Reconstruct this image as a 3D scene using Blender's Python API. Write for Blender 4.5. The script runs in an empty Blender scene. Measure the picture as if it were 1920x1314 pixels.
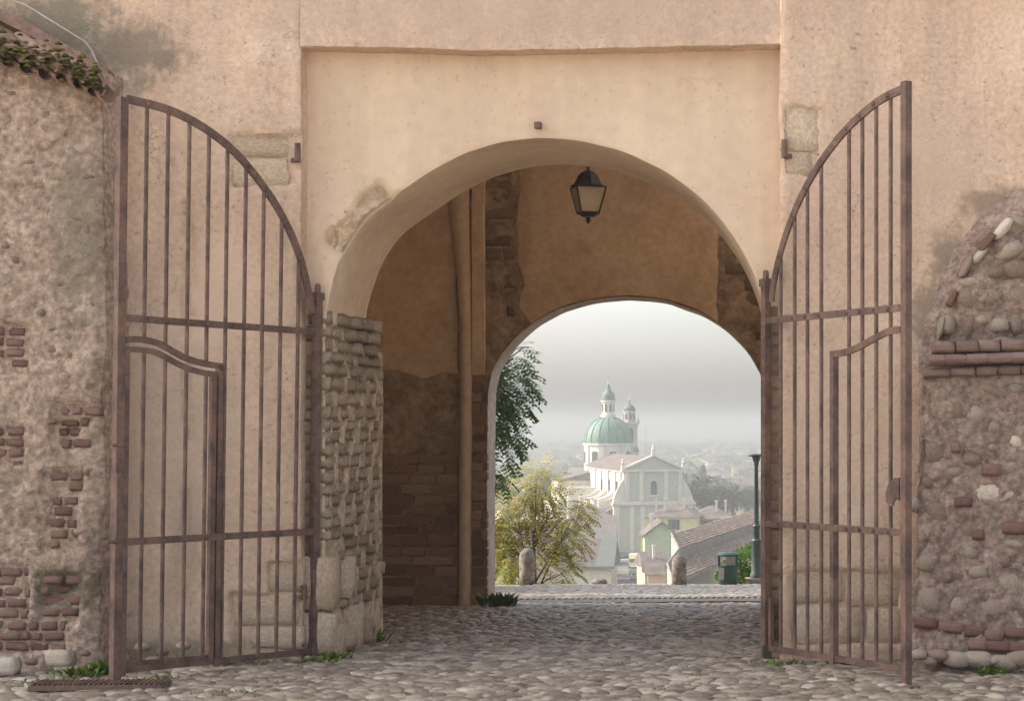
import bpy, bmesh, math, random
from mathutils import Vector, Matrix, noise
rnd = random.Random(11)
R = math.radians
sc = bpy.context.scene
# ------------------------------------------------------------------ camera, sky, sun, exposure
F, CX, HY, EYE = 3225.0, 1395.0, 800.0, 1.6      # the lens, measured on the photograph (1920 px wide)
cam = bpy.data.cameras.new('camera'); camo = bpy.data.objects.new('camera', cam); sc.collection.objects.link(camo)
camo.location = (0, 0, EYE); camo.rotation_euler = (R(90), 0, 0)
cam.sensor_width = 36; cam.lens = 36*F/1920; cam.shift_x = (960-CX)/1920; cam.shift_y = (HY-657)/1920
cam.clip_start = .1; cam.clip_end = 20000; sc.camera = camo
SUN_AZ, SUN_EL = R(80), R(38)                     # from +Y towards -X; height
w = bpy.data.worlds.new('World'); sc.world = w; w.use_nodes = True
nt = w.node_tree; bg = nt.nodes['Background']; sky = nt.nodes.new('ShaderNodeTexSky')
sky.sky_type = 'NISHITA'; sky.sun_disc = False; sky.sun_elevation = SUN_EL; sky.sun_rotation = -SUN_AZ
sky.air_density = 1.0; sky.dust_density = 4.3; sky.ozone_density = 1.0
hs = nt.nodes.new('ShaderNodeHueSaturation'); hs.inputs['Saturation'].default_value = .45     # a milky autumn sky
nt.links.new(sky.outputs[0], hs.inputs['Color']); nt.links.new(hs.outputs[0], bg.inputs[0]); bg.inputs[1].default_value = 0.15
sl = bpy.data.lights.new('sun', 'SUN'); sl.energy = 2.0; sl.angle = R(3); sl.color = (1, .93, .83)
so = bpy.data.objects.new('sun', sl); sc.collection.objects.link(so)
sdir = Vector((-math.sin(SUN_AZ)*math.cos(SUN_EL), math.cos(SUN_AZ)*math.cos(SUN_EL), math.sin(SUN_EL)))
so.rotation_euler = sdir.to_track_quat('Z', 'Y').to_euler(); so.location = (-20, 20, 40)
vs = sc.view_settings; vs.view_transform = 'Standard'; vs.look = 'None'; vs.gamma = 1; vs.exposure = 1.57
vs.use_white_balance = True; vs.white_balance_temperature = 6500; vs.white_balance_tint = 10
sc.cycles.max_bounces = 8; sc.cycles.diffuse_bounces = 5; sc.cycles.volume_bounces = 2
sc.cycles.use_denoising = True
HAZE = .001

# ------------------------------------------------------------------ helpers
def P(px, py, Y): return Vector(((px-CX)/F*Y, Y, EYE+(HY-py)/F*Y))
def XA(px, Y): return (px-CX)/F*Y
def ZA(py, Y): return EYE+(HY-py)/F*Y
def lerp(a, b, t): return a+(b-a)*t
def interp(pts, x):
    if x <= pts[0][0]: return pts[0][1]
    for (a, fa), (b, fb) in zip(pts, pts[1:]):
        if x <= b: return lerp(fa, fb, (x-a)/(b-a)) if b > a else fb
    return pts[-1][1]
def n3(x, y, z, s=1.0): return noise.noise(Vector((x*s, y*s, z*s)))
def fbm(x, y, z, s=1.0, o=4): return noise.fractal(Vector((x*s, y*s, z*s)), 1.0, 2.0, o)
def cells(x, y, z, s):
    """stones in mortar: height 0..1 of the nearest stone and its number"""
    q = Vector((x*s+.35*n3(x, y, z, s*.7), y*s, z*s*1.25+.35*n3(x+9, y, z, s*.7))); d, p = noise.voronoi(q, distance_metric='DISTANCE', exponent=2.5)
    return max(0., min(1., (d[1]-d[0])*2.4)), (math.sin(p[0].x*12.99+p[0].z*78.2+p[0].y*37.7)*43758.5) % 1.0
ORG = {}
def put(o, parent=None):
    sc.collection.objects.link(o)
    if parent is not None: o.parent = parent
    return o
def tag(o, label=None, cat=None, group=None, kind=None):
    if label: o['label'] = label
    if cat: o['category'] = cat
    if group: o['group'] = group
    if kind: o['kind'] = kind
    return o
def thing(name, label, cat, loc=(0, 0, 0), rz=0, group=None):
    o = bpy.data.objects.new(name, None); o.empty_display_size = .2; put(o)
    o.location = loc; o.rotation_euler = (0, 0, rz); ORG[o.name] = Vector(loc)
    return tag(o, label, cat, group)
def root(o):
    while o.parent is not None: o = o.parent
    return o
class MB:
    """collects shapes; build() links them as ONE mesh object. World coordinates unless local=True."""
    def __init__(s): s.v = []; s.f = []; s.t = []; s.tint = 0.0
    def add(s, vs, fs):
        b = len(s.v); s.v += [Vector(v) for v in vs]; s.t += [s.tint]*len(vs)
        s.f += [tuple(i+b for i in f) for f in fs]; return s
    def box(s, c, size, rot=None, tap=1.0):
        x, y, z = [d/2 for d in size]; vs = []
        for sz in (-1, 1):
            k = tap if sz > 0 else 1
            for sx, sy in ((-1, -1), (1, -1), (1, 1), (-1, 1)): vs.append(Vector((sx*x*k, sy*y*k, sz*z)))
        if rot is not None: vs = [rot @ v for v in vs]
        return s.add([v+Vector(c) for v in vs], [(3, 2, 1, 0), (4, 5, 6, 7), (0, 1, 5, 4), (1, 2, 6, 5), (2, 3, 7, 6), (3, 0, 4, 7)])
    def beam(s, p, q, wd, dp, up=Vector((0, 0, 1))):
        p, q = Vector(p), Vector(q); d = (q-p); L = d.length; d.normalize()
        a = d.cross(up); a = a.normalized() if a.length > 1e-4 else Vector((1, 0, 0)); b = a.cross(d)
        m = Matrix((a, d, b)).transposed()
        return s.box((p+q)/2, (dp, L, wd), m)
    def strip(s, pts, nrm, wd, dp):
        """flat bar following pts, lying in the plane with normal nrm"""
        pts = [Vector(p) for p in pts]; nrm = Vector(nrm).normalized(); vs = []; fs = []
        for i, p in enumerate(pts):
            d = (pts[min(i+1, len(pts)-1)]-pts[max(i-1, 0)]).normalized(); u = nrm.cross(d).normalized()
            for a, b in ((-1, -1), (1, -1), (1, 1), (-1, 1)): vs.append(p+u*(a*wd/2)+nrm*(b*dp/2))
        for i in range(len(pts)-1):
            for k in range(4): fs.append((i*4+k, i*4+(k+1) % 4, i*4+4+(k+1) % 4, i*4+4+k))
        e = (len(pts)-1)*4; fs += [(3, 2, 1, 0), (e, e+1, e+2, e+3)]
        return s.add(vs, fs)
    def tube(s, pts, rs, n=8):
        pts = [Vector(p) for p in pts]
        if not hasattr(rs, '__len__'): rs = [rs]*len(pts)
        vs = []; fs = []; ref = Vector((.31, .17, .93))
        for i, p in enumerate(pts):
            d = (pts[min(i+1, len(pts)-1)]-pts[max(i-1, 0)]).normalized()
            a = d.cross(ref if abs(d.dot(ref)) < .95 else Vector((1, 0, 0))).normalized(); b = d.cross(a)
            for k in range(n):
                t = 2*math.pi*k/n; vs.append(p+(a*math.cos(t)+b*math.sin(t))*rs[i])
        for i in range(len(pts)-1):
            for k in range(n): fs.append((i*n+k, i*n+(k+1) % n, (i+1)*n+(k+1) % n, (i+1)*n+k))
        fs += [tuple(range(n)), tuple(reversed(range((len(pts)-1)*n, len(pts)*n)))]
        return s.add(vs, fs)
    def lathe(s, prof, c=(0, 0, 0), n=16, ph=0, sq=1.0):
        vs = []; fs = []; c = Vector(c)
        for r, z in prof:
            for k in range(n):
                t = 2*math.pi*k/n+ph; vs.append(c+Vector((math.cos(t)*r, math.sin(t)*r*sq, z)))
        for i in range(len(prof)-1):
            for k in range(n): fs.append((i*n+k, i*n+(k+1) % n, (i+1)*n+(k+1) % n, (i+1)*n+k))
        fs += [tuple(reversed(range(n))), tuple(range((len(prof)-1)*n, len(prof)*n))]
        return s.add(vs, fs)
    def prism(s, poly, y0, y1):
        """poly in (x, z), extruded along y"""
        n = len(poly); vs = [(x, y0, z) for x, z in poly]+[(x, y1, z) for x, z in poly]
        return s.add(vs, [tuple(range(n)), tuple(reversed(range(n, 2*n)))]+[(i, n+i, n+(i+1) % n, (i+1) % n) for i in range(n)])
    def grid(s, fn, nu, nv, flip=False):
        vs = [fn(i/nu, j/nv) for j in range(nv+1) for i in range(nu+1)]; m = nu+1
        fs = [(j*m+i, j*m+i+1, (j+1)*m+i+1, (j+1)*m+i) for j in range(nv) for i in range(nu)]
        if flip: fs = [tuple(reversed(f)) for f in fs]
        return s.add(vs, fs)
    def retint(s, fn): s.t = [fn(v) for v in s.v]; return s
    def build(s, name, mat, parent=None, smooth=False, label=None, local=False, fix=True, sharp=None):
        me = bpy.data.meshes.new(name); off = Vector((0, 0, 0))
        if parent is not None and not local: off = ORG[root(parent).name]
        me.from_pydata([v-off for v in s.v], [], s.f)
        if fix:
            bm = bmesh.new(); bm.from_mesh(me); bmesh.ops.recalc_face_normals(bm, faces=bm.faces); bm.to_mesh(me); bm.free()
        at = me.attributes.new('tint', 'FLOAT', 'POINT'); at.data.foreach_set('value', s.t)
        if smooth:
            me.shade_smooth()
            if sharp: me.set_sharp_from_angle(angle=R(sharp))
        me.materials.append(mat); o = bpy.data.objects.new(name, me); put(o, parent)
        if label: o['label'] = label
        return o
def inst(name, mesh, mat, parent, loc, rot=(0, 0, 0), scale=(1, 1, 1)):
    """an object that shares mesh data, placed in world coordinates under its parent"""
    o = bpy.data.objects.new(name, mesh); put(o, parent)
    o.location = Vector(loc)-(ORG[root(parent).name] if parent is not None else Vector((0, 0, 0)))
    o.rotation_euler = rot; o.scale = scale
    if mat is not None and (not mesh.materials): mesh.materials.append(mat)
    return o
# ------------------------------------------------------------------ materials
MATS = {}
def mat(name, cols, scale=3.0, rough=.9, bump=.4, bscale=30.0, bdist=.01, var=.25, stains=(), spec=.25, metal=0.0, tint=None, lo=.35, hi=.65, fine=True, tr=0.0, leafy=0.0, worn=0.0):
    if name in MATS: return MATS[name]
    m = bpy.data.materials.new(name); m.use_nodes = True; t = m.node_tree; N = t.nodes; L = t.links
    bs = N['Principled BSDF']; bs.inputs['Roughness'].default_value = rough; bs.inputs['Specular IOR Level'].default_value = spec; bs.inputs['Metallic'].default_value = metal
    tc = N.new('ShaderNodeTexCoord'); oi = N.new('ShaderNodeObjectInfo'); mu = N.new('ShaderNodeVectorMath'); mu.operation = 'MULTIPLY_ADD'
    cb = N.new('ShaderNodeCombineXYZ')
    for k in range(3): L.new(oi.outputs['Random'], cb.inputs[k])
    mu.inputs[1].default_value = (37, 53, 71); L.new(cb.outputs[0], mu.inputs[0]); L.new(tc.outputs['Object'], mu.inputs[2]); vec = mu.outputs[0]
    no = N.new('ShaderNodeTexNoise'); no.inputs['Scale'].default_value = scale; no.inputs['Detail'].default_value = 7; no.inputs['Roughness'].default_value = .62; L.new(vec, no.inputs[0])
    val = no.outputs[0]
    if tint is not None:      # per-piece shade: piece number carried by the mesh or the object
        at = N.new('ShaderNodeAttribute'); at.attribute_name = 'tint'; ad = N.new('ShaderNodeMath'); ad.operation = 'ADD'; L.new(at.outputs['Fac'], ad.inputs[0]); L.new(oi.outputs['Random'], ad.inputs[1])
        fr = N.new('ShaderNodeMath'); fr.operation = 'FRACT'; L.new(ad.outputs[0], fr.inputs[0])
        mr = N.new('ShaderNodeMix'); mr.inputs[0].default_value = tint; L.new(no.outputs[0], mr.inputs[2]); L.new(fr.outputs[0], mr.inputs[3]); val = mr.outputs[0]; lo, hi = lerp(lo, .02, tint), lerp(hi, .98, tint)
    rp = N.new('ShaderNodeValToRGB'); L.new(val, rp.inputs[0]); el = rp.color_ramp.elements
    k = len(cols)
    for i, c in enumerate(cols):
        pos = lerp(lo, hi, i/(k-1)) if k > 1 else .5
        e = el[i] if i < 2 else el.new(pos)
        e.position = pos; e.color = (*c, 1)
    if k == 1: el.remove(el[1])
    col = rp.outputs[0]
    if fine:
        n2 = N.new('ShaderNodeTexNoise'); n2.inputs['Scale'].default_value = bscale*.6; n2.inputs['Detail'].default_value = 5; L.new(vec, n2.inputs[0])
        mp = N.new('ShaderNodeMapRange'); mp.inputs[1].default_value = .3; mp.inputs[2].default_value = .7; mp.inputs[3].default_value = 1-var; mp.inputs[4].default_value = 1+var*.6; L.new(n2.outputs[0], mp.inputs[0])
        mx = N.new('ShaderNodeVectorMath'); mx.operation = 'SCALE'; L.new(col, mx.inputs[0]); L.new(mp.outputs[0], mx.inputs[3]); col = mx.outputs[0]
    crk = None
    if worn:       # rain streaks and hairline cracks
        mp_ = N.new('ShaderNodeMapping'); mp_.inputs['Scale'].default_value = (3.2, 3.2, .3); L.new(tc.outputs['Object'], mp_.inputs[0])
        sn = N.new('ShaderNodeTexNoise'); sn.inputs['Scale'].default_value = 1.6; sn.inputs['Detail'].default_value = 6; L.new(mp_.outputs[0], sn.inputs[0])
        m1 = N.new('ShaderNodeMapRange'); m1.inputs[1].default_value = .35; m1.inputs[2].default_value = .62; m1.inputs[3].default_value = 1-.15*worn; m1.inputs[4].default_value = 1.03; L.new(sn.outputs[0], m1.inputs[0])
        wv = N.new('ShaderNodeTexNoise'); wv.inputs['Scale'].default_value = 5; wv.inputs['Detail'].default_value = 5; L.new(vec, wv.inputs[0])
        va = N.new('ShaderNodeVectorMath'); va.operation = 'MULTIPLY_ADD'; va.inputs[1].default_value = (.5, .5, .5); L.new(wv.outputs['Color'], va.inputs[0]); L.new(vec, va.inputs[2])
        vo = N.new('ShaderNodeTexVoronoi'); vo.feature = 'DISTANCE_TO_EDGE'; vo.inputs['Scale'].default_value = 1.15; L.new(va.outputs[0], vo.inputs[0])
        ck = N.new('ShaderNodeMapRange'); ck.inputs[1].default_value = .0; ck.inputs[2].default_value = .010; ck.inputs[3].default_value = 1; ck.inputs[4].default_value = 0; L.new(vo.outputs[0], ck.inputs[0])
        mk = N.new('ShaderNodeTexNoise'); mk.inputs['Scale'].default_value = 1.1; L.new(vec, mk.inputs[0]); mm = N.new('ShaderNodeMapRange'); mm.inputs[1].default_value = .52; mm.inputs[2].default_value = .62; L.new(mk.outputs[0], mm.inputs[0])
        cx_ = N.new('ShaderNodeMath'); cx_.operation = 'MULTIPLY'; L.new(ck.outputs[0], cx_.inputs[0]); L.new(mm.outputs[0], cx_.inputs[1]); crk = cx_.outputs[0]
        dk = N.new('ShaderNodeMath'); dk.operation = 'MULTIPLY_ADD'; dk.inputs[1].default_value = -.38*worn; L.new(crk, dk.inputs[0]); L.new(m1.outputs[0], dk.inputs[2])
        pn = N.new('ShaderNodeTexNoise'); pn.inputs['Scale'].default_value = 30; pn.inputs['Detail'].default_value = 3; L.new(vec, pn.inputs[0])      # pits and chips
        pm = N.new('ShaderNodeMapRange'); pm.inputs[1].default_value = .645; pm.inputs[2].default_value = .70; pm.inputs[3].default_value = 0; pm.inputs[4].default_value = -.30*worn; L.new(pn.outputs[0], pm.inputs[0])
        pa_ = N.new('ShaderNodeMath'); pa_.operation = 'ADD'; L.new(dk.outputs[0], pa_.inputs[0]); L.new(pm.outputs[0], pa_.inputs[1]); dk = pa_
        s2 = N.new('ShaderNodeVectorMath'); s2.operation = 'SCALE'; L.new(col, s2.inputs[0]); L.new(dk.outputs[0], s2.inputs[3]); col = s2.outputs[0]
    ge = N.new('ShaderNodeNewGeometry') if stains else None
    for (c, rad, scol, amt) in stains:
        sb = N.new('ShaderNodeVectorMath'); sb.operation = 'SUBTRACT'; sb.inputs[1].default_value = c; L.new(ge.outputs['Position'], sb.inputs[0])
        dv = N.new('ShaderNodeVectorMath'); dv.operation = 'DIVIDE'; dv.inputs[1].default_value = rad; L.new(sb.outputs[0], dv.inputs[0])
        ln = N.new('ShaderNodeVectorMath'); ln.operation = 'LENGTH'; L.new(dv.outputs[0], ln.inputs[0])
        ns = N.new('ShaderNodeTexNoise'); ns.inputs['Scale'].default_value = 9; ns.inputs['Detail'].default_value = 6; ns.inputs['Roughness'].default_value = .7; L.new(ge.outputs['Position'], ns.inputs[0])
        a1 = N.new('ShaderNodeMath'); a1.operation = 'MULTIPLY_ADD'; a1.inputs[1].default_value = 1.8; L.new(ns.outputs[0], a1.inputs[0]); L.new(ln.outputs[1], a1.inputs[2])
        mr = N.new('ShaderNodeMapRange'); mr.interpolation_type = 'SMOOTHSTEP'; mr.inputs[1].default_value = 1.25; mr.inputs[2].default_value = 2.0; mr.inputs[3].default_value = amt; mr.inputs[4].default_value = 0; L.new(a1.outputs[0], mr.inputs[0])
        mi = N.new('ShaderNodeMix'); mi.data_type = 'RGBA'; L.new(mr.outputs[0], mi.inputs[0]); L.new(col, mi.inputs[6]); mi.inputs[7].default_value = (*scol, 1); col = mi.outputs[2]
    L.new(col, bs.inputs['Base Color'])
    if tr: bs.inputs['Transmission Weight'].default_value = tr
    if bump:
        b1 = N.new('ShaderNodeTexNoise'); b1.inputs['Scale'].default_value = bscale; b1.inputs['Detail'].default_value = 8; b1.inputs['Roughness'].default_value = .65; L.new(vec, b1.inputs[0])
        bp = N.new('ShaderNodeBump'); bp.inputs['Strength'].default_value = bump; bp.inputs['Distance'].default_value = bdist; L.new(b1.outputs[0], bp.inputs['Height']); L.new(bp.outputs[0], bs.inputs['Normal'])
    if leafy:      # thin leaves let light through
        tl = N.new('ShaderNodeBsdfTranslucent'); L.new(col, tl.inputs[0]); ms = N.new('ShaderNodeMixShader'); ms.inputs[0].default_value = leafy; L.new(bs.outputs[0], ms.inputs[1]); L.new(tl.outputs[0], ms.inputs[2]); L.new(ms.outputs[0], N['Material Output'].inputs[0])
    MATS[name] = m; return m
MOULD = (.19, .155, .115)
YW_ = 11.85
plaster = mat('plaster', [(.60, .425, .31), (.645, .465, .34), (.69, .51, .38)], 1.3, .95, 1.0, 46, .016, .16, worn=1.0,
    stains=[((XA(235, 11.85), 11.85, ZA(100, 11.85)), (.5, .5, .28), MOULD, .8), ((XA(100, 11.85), 11.85, ZA(60, 11.85)), (.5, .5, .4), (.2, .18, .13), .8),
            ((XA(520, 11.85), 11.85, ZA(1150, 11.85)), (.35, .5, .3), (.62, .43, .32), .7), ((XA(350, 11.85), 11.85, ZA(1000, 11.85)), (.14, .5, .6), (.36, .28, .21), .6),
            ((XA(200, 11.85), 11.85, ZA(240, 11.85)), (.12, .5, .5), (.3, .25, .19), .6),
            ((XA(300, YW_), YW_, ZA(780, YW_)), (.75, .5, 1.1), (.50, .385, .305), .55), ((XA(420, YW_), YW_, ZA(560, YW_)), (.5, .5, .5), (.70, .52, .385), .6), ((XA(1010, YW_), YW_, ZA(20, YW_)), (2.6, .5, .3), (.49, .36, .275), .6),
            ((XA(1590, YW_), YW_, ZA(820, YW_)), (.5, .5, 1.0), (.70, .53, .40), .5), ((XA(1600, YW_), YW_, ZA(1190, YW_)), (.9, .5, .22), (.36, .27, .19), .6), ((XA(1700, YW_), YW_, ZA(300, YW_)), (.7, .5, .45), (.56, .41, .315), .6),
            ((XA(1742, YW_), YW_, ZA(600, YW_)), (.17, .5, .3), (.23, .175, .125), .8), ((XA(1785, YW_), YW_, ZA(480, YW_)), (.2, .5, .25), (.23, .175, .125), .8), ((XA(1870, YW_), YW_, ZA(385, YW_)), (.3, .5, .18), (.23, .175, .125), .8), ((XA(420, 11.85), 11.85, ZA(1225, 11.85)), (1.2, .5, .12), (.25, .22, .13), .8)])
panel_plaster = mat('panel_plaster', [(.60, .445, .315), (.635, .48, .345), (.665, .515, .375)], .8, .95, .45, 18, .01, .06, worn=.45)
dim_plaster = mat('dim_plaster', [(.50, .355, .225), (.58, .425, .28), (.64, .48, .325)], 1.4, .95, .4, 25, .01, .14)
grey_plaster = mat('grey_plaster', [(.40, .34, .29), (.52, .46, .40)], 3, .95, .5, 20, .015, .2)
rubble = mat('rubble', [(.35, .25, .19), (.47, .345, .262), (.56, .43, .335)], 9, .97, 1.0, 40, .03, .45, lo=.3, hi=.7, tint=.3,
    stains=[((XA(120, 11.5), 11.5, ZA(1100, 11.5)), (.35, .5, .22), (.12, .105, .06), .8), ((XA(140, 11.5), 11.5, ZA(440, 11.5)), (.25, .5, .7), (.24, .205, .15), .7)])
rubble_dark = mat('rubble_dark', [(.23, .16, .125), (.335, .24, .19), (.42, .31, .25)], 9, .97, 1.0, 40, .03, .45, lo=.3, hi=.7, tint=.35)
brick = mat('brick', [(.19, .10, .08), (.26, .145, .115), (.33, .21, .165)], 9, .95, .8, 40, .012, .3, tint=.5)
brick_brown = mat('brick_brown', [(.20, .135, .09), (.29, .195, .13), (.36, .255, .175)], 8, .95, .9, 36, .015, .35, tint=.5)
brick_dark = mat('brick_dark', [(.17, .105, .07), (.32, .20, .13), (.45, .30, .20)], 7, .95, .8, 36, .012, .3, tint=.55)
jamb_stone = mat('jamb_stone', [(.42, .305, .21), (.58, .44, .31), (.68, .54, .40)], 7, .96, 1.0, 30, .02, .4, tint=.4)
block_stone = mat('block_stone', [(.50, .37, .26), (.60, .46, .33), (.68, .54, .40)], 5, .95, .9, 24, .02, .25, tint=.4)
pale_stone = mat('pale_stone', [(.44, .37, .29), (.58, .50, .40), (.66, .58, .48)], 8, .9, .7, 30, .012, .25, tint=.4)
field_stone = mat('field_stone', [(.21, .145, .11), (.30, .215, .165), (.33, .265, .205), (.42, .325, .255)], 5, .9, .7, 28, .015, .3, tint=.75)
cobble_m = mat('cobble', [(.125, .098, .072), (.205, .165, .127), (.285, .235, .18), (.43, .37, .295)], 9, .45, .6, 40, .008, .3, tint=.7, spec=.5)
earth = mat('earth', [(.15, .12, .09), (.22, .18, .14), (.28, .235, .18)], 4, .95, .8, 30, .015, .35)
iron = mat('iron', [(.072, .045, .037), (.112, .068, .054), (.15, .09, .07), (.18, .105, .075)], 7, .65, .5, 60, .004, .25, spec=.35)
dark_iron = mat('dark_iron', [(.025, .023, .02), (.05, .045, .038)], 9, .5, .4, 60, .003, .2, spec=.4)
tile_m = mat('tile', [(.21, .13, .095), (.30, .185, .14), (.38, .25, .20)], 7, .9, .6, 30, .012, .3, tint=.4)
moss = mat('moss', [(.075, .07, .015), (.13, .115, .025), (.20, .165, .05)], 14, .98, 1.0, 60, .03, .5)
grass_m = mat('weed_leaf', [(.05, .10, .012), (.10, .17, .025), (.17, .21, .04)], 8, .7, 0, 10, .01, .2, tint=.6, fine=False)

# ------------------------------------------------------------------ ground
def zg(Y):
    if Y <= 11.8: return 0.0
    if Y <= 18.5: t = (Y-11.8)/6.7; return -.32*(t*t*.4+t*.6)
    return -.32-.081*(Y-18.5)
def ground_h(x, y): return zg(y)+.018*n3(x, y, 0, .5)
g = MB()
ys = [-45, -20, -5, 4, 8]+[8.5+i*.35 for i in range(91)]; ys = [y for y in ys if y < 40.3]+[40.3]
xs = [-45, -25, -14, -9]+[-7+i*.35 for i in range(26)]+[2.6, 4, 8, 14, 25, 45]
g.grid(lambda u, v: (lambda x, y: Vector((x, y, ground_h(x, y)-.012)))(xs[round(u*(len(xs)-1))], ys[round(v*(len(ys)-1))]), len(xs)-1, len(ys)-1)
ground = g.build('cobbled_ground', earth, smooth=True); tag(ground, kind='structure'); ORG['cobbled_ground'] = Vector((0, 0, 0))
court = MB().grid(lambda u, v: Vector((lerp(-60, 60, u), lerp(-60, 8.9, v), .012)), 4, 4).build('bounce_court', mat('bounce_gravel', [(.44, .38, .30), (.52, .455, .365), (.58, .51, .42)], 3, .95, .6, 40, .015, .2)); tag(court, kind='structure')  # unseen pale ground added to bounce light onto wall, soffit and passage
def cobble_mesh(seed, rings=3, n=8):
    r = random.Random(seed); b = MB(); prof = [(1.02, -.35), (.97, .05), (.72, .62), (.30, .93)][:rings+1] if rings > 2 else [(1, -.3), (.78, .5)]
    vs = []; fs = []; wob = [1+r.uniform(-.24, .20) for _ in range(n)]
    for rr, z in prof:
        for k in range(n):
            a = 2*math.pi*k/n; vs.append((math.cos(a)*rr*wob[k]*.5, math.sin(a)*rr*wob[k]*.5, z*.5+r.uniform(-.03, .03)))
    for i in range(len(prof)-1):
        for k in range(n): fs.append((i*n+k, i*n+(k+1) % n, (i+1)*n+(k+1) % n, (i+1)*n+k))
    vs.append((0, 0, .5)); m = (len(prof)-1)*n
    for k in range(n): fs.append((m+k, m+(k+1) % n, len(vs)-1))
    return vs, fs
CV = [cobble_mesh(i) for i in range(7)]; CL = [cobble_mesh(40+i, 1, 6) for i in range(4)]
spots = []
def scatter(x0, x1, y0, y1, sp, far):
    j = 0; y = y0
    while y < y1:
        x = x0+(j % 2)*sp*.5
        while x < x1:
            px, py = x+rnd.uniform(-.27, .27)*sp, y+rnd.uniform(-.27, .27)*sp
            k = CX+F*px/py
            if -60 < k < 1980 and not (py > 12.1 and not (540 < k < 1500)) and not (py > 18.6 and not (880 < k < 1460)):
                spots.append((px, py, sp*rnd.uniform(.8, 1.25), far))
            x += sp
        y += sp*.84; j += 1
scatter(-5.2, 2.2, 9.75, 19.6, .088, False); scatter(-4.6, 1.2, 20.9, 40.1, .15, True)
cm = []
for vsx, fsx in CV:
    me = bpy.data.meshes.new('cobble'); me.from_pydata(vsx, [], fsx); me.shade_smooth(); me.materials.append(cobble_m); cm.append(me)
spots.sort(key=lambda s: (s[3], s[1]))
rest = MB(); nobj = 0
for (x, y, s, far) in spots:
    q = rnd.random()
    sx, sy, h = s*(1.0+.55*q), s*(1.0-.25*q), s*rnd.uniform(.24, .42)*(1 if y < 12.6 or far else 1.35); a = rnd.uniform(-.5, .5)
    z = ground_h(x, y)-.012+rnd.uniform(-.004, .006)
    if nobj < 300 and not far and 5 < CX+F*x/y < 1915 and HY+F*(EYE)/y < 1312:
        inst('cobble', rnd.choice(cm), None, ground, (x, y, z), (rnd.uniform(-.08, .08), rnd.uniform(-.08, .08), a), (sx, sy, h)); nobj += 1
    else:
        vsx, fsx = rnd.choice(CL if far else CV); rest.tint = rnd.random(); ca, sa = math.cos(a), math.sin(a)
        rest.add([(x+ca*v[0]*sx-sa*v[1]*sy, y+sa*v[0]*sx+ca*v[1]*sy, z+v[2]*h) for v in vsx], fsx)
tag(rest.build('cobble_paving', cobble_m, ground, smooth=True, fix=False), kind='stuff')

# ------------------------------------------------------------------ gatehouse
YW, YP, YB, D1, D2 = 11.85, 12.02, 13.24, 18.5, 19.1
gh = thing('gatehouse', 'peach plastered gatehouse with a deep round arch and passage through it', 'gatehouse', (-1.4, 12, 0))
XL = lambda z: XA(563, YW)+.012*n3(3, 0, z, 2.5)+.006*n3(9, 1, z, 9)
XR = lambda z: XA(1463, YW)+.012*n3(5, 2, z, 2.5)+.006*n3(1, 7, z, 9)
ZT = lambda x: ZA(interp([(560, 88), (700, 90), (820, 93), (900, 97), (960, 95), (1100, 93), (1250, 89), (1463, 84)], CX+F*x/YW), YW)+.006*n3(x, 4, 0, 6)
PATCH = [(428, 565, 250, 352), (1469, 1538, 199, 332), (500, 580, 1050, 1118), (432, 580, 1112, 1222), (1484, 1692, 1068, 1210)]   # plaster fallen off the stone
def hole(x, z):
    px, py = CX+F*x/YW, HY-F*(z-EYE)/YW; d = 0
    for a, b, c, e in PATCH:
        wob = 7*n3(x, 0, z, 5)+3*n3(x, 3, z, 17)
        k = min(px-a+wob, b-px+wob, py-c+wob, e-py+wob); d = max(d, min(1, max(0, k/5)))
    cr = abs(px-352+5*n3(0, 2, z, 3)); gap = n3(4, 2, z, 2.3)
    if 375 < py < 1010 and cr < 8 and gap > -.3: d = max(d, .9)
    if py < 150 and abs(px-353) < 4: d = max(d, .25)
    return d
def wall_y(x, z): return YW+.014*fbm(x, 0, z, .9, 3)+.004*fbm(x, 5, z, 5, 3)+.035*hole(x, z)
zs_l = [-.15+i*.026 for i in range(190)]+[5.2, 6.5, 9, 12.5]
def side(xa, xb, edge, n, sgn):
    cols = [xa+(xb-xa)*i/6 for i in range(6)] if sgn > 0 else []
    b = MB(); nz = len(zs_l)-1
    def fn(u, v):
        z = zs_l[round(v*nz)]; e = edge(z); i = round(u*(n+3))
        if i > n:                                      # return into the recess
            t = (i-n)/3; return Vector((e+sgn*.004*t, lerp(wall_y(e, z)+.004, YP+.03, t), z))
        t = i/n; t = t**.75 if False else t
        x = lerp(xa, e, t)
        return Vector((x, wall_y(x, z)+(.012 if i == n else 0), z))
    return b.grid(fn, n+3, nz)
wl = side(-5.6, 0, XL, 96, 1).grid(lambda u, v: Vector((lerp(-40, -5.6, u), YW, lerp(-.15, 12.5, v))), 3, 3)  # unseen far left stretch, lengthened so the wall shades the foreground
wr = side(2.6, 0, XR, 90, -1).grid(lambda u, v: Vector((lerp(2.6, 30, u), YW, lerp(-.15, 12.5, v))), 3, 3)
o_wall = wl.build('front_wall', plaster, gh, smooth=True, sharp=50); wr.build('front_wall', plaster, gh, smooth=True, sharp=50)
tp = MB(); zt_rows = [0, .006, .03, .06]+[.06+i*.04 for i in range(1, 16)]+[1.2, 2.5, 5, 8.05]
def topf(u, v):
    zr = round(v*(len(zt_rows)+2)); x = lerp(XL(4.2)-.001, XR(4.2)+.001, u); b = ZT(x)
    if zr < 3: return Vector((x, lerp(YP+.03, wall_y(x, b)+.012, zr/2), b))
    z = b+zt_rows[zr-2] if zr-2 < len(zt_rows) else 12.5
    return Vector((x, wall_y(x, z), min(z, 12.5)))
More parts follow.
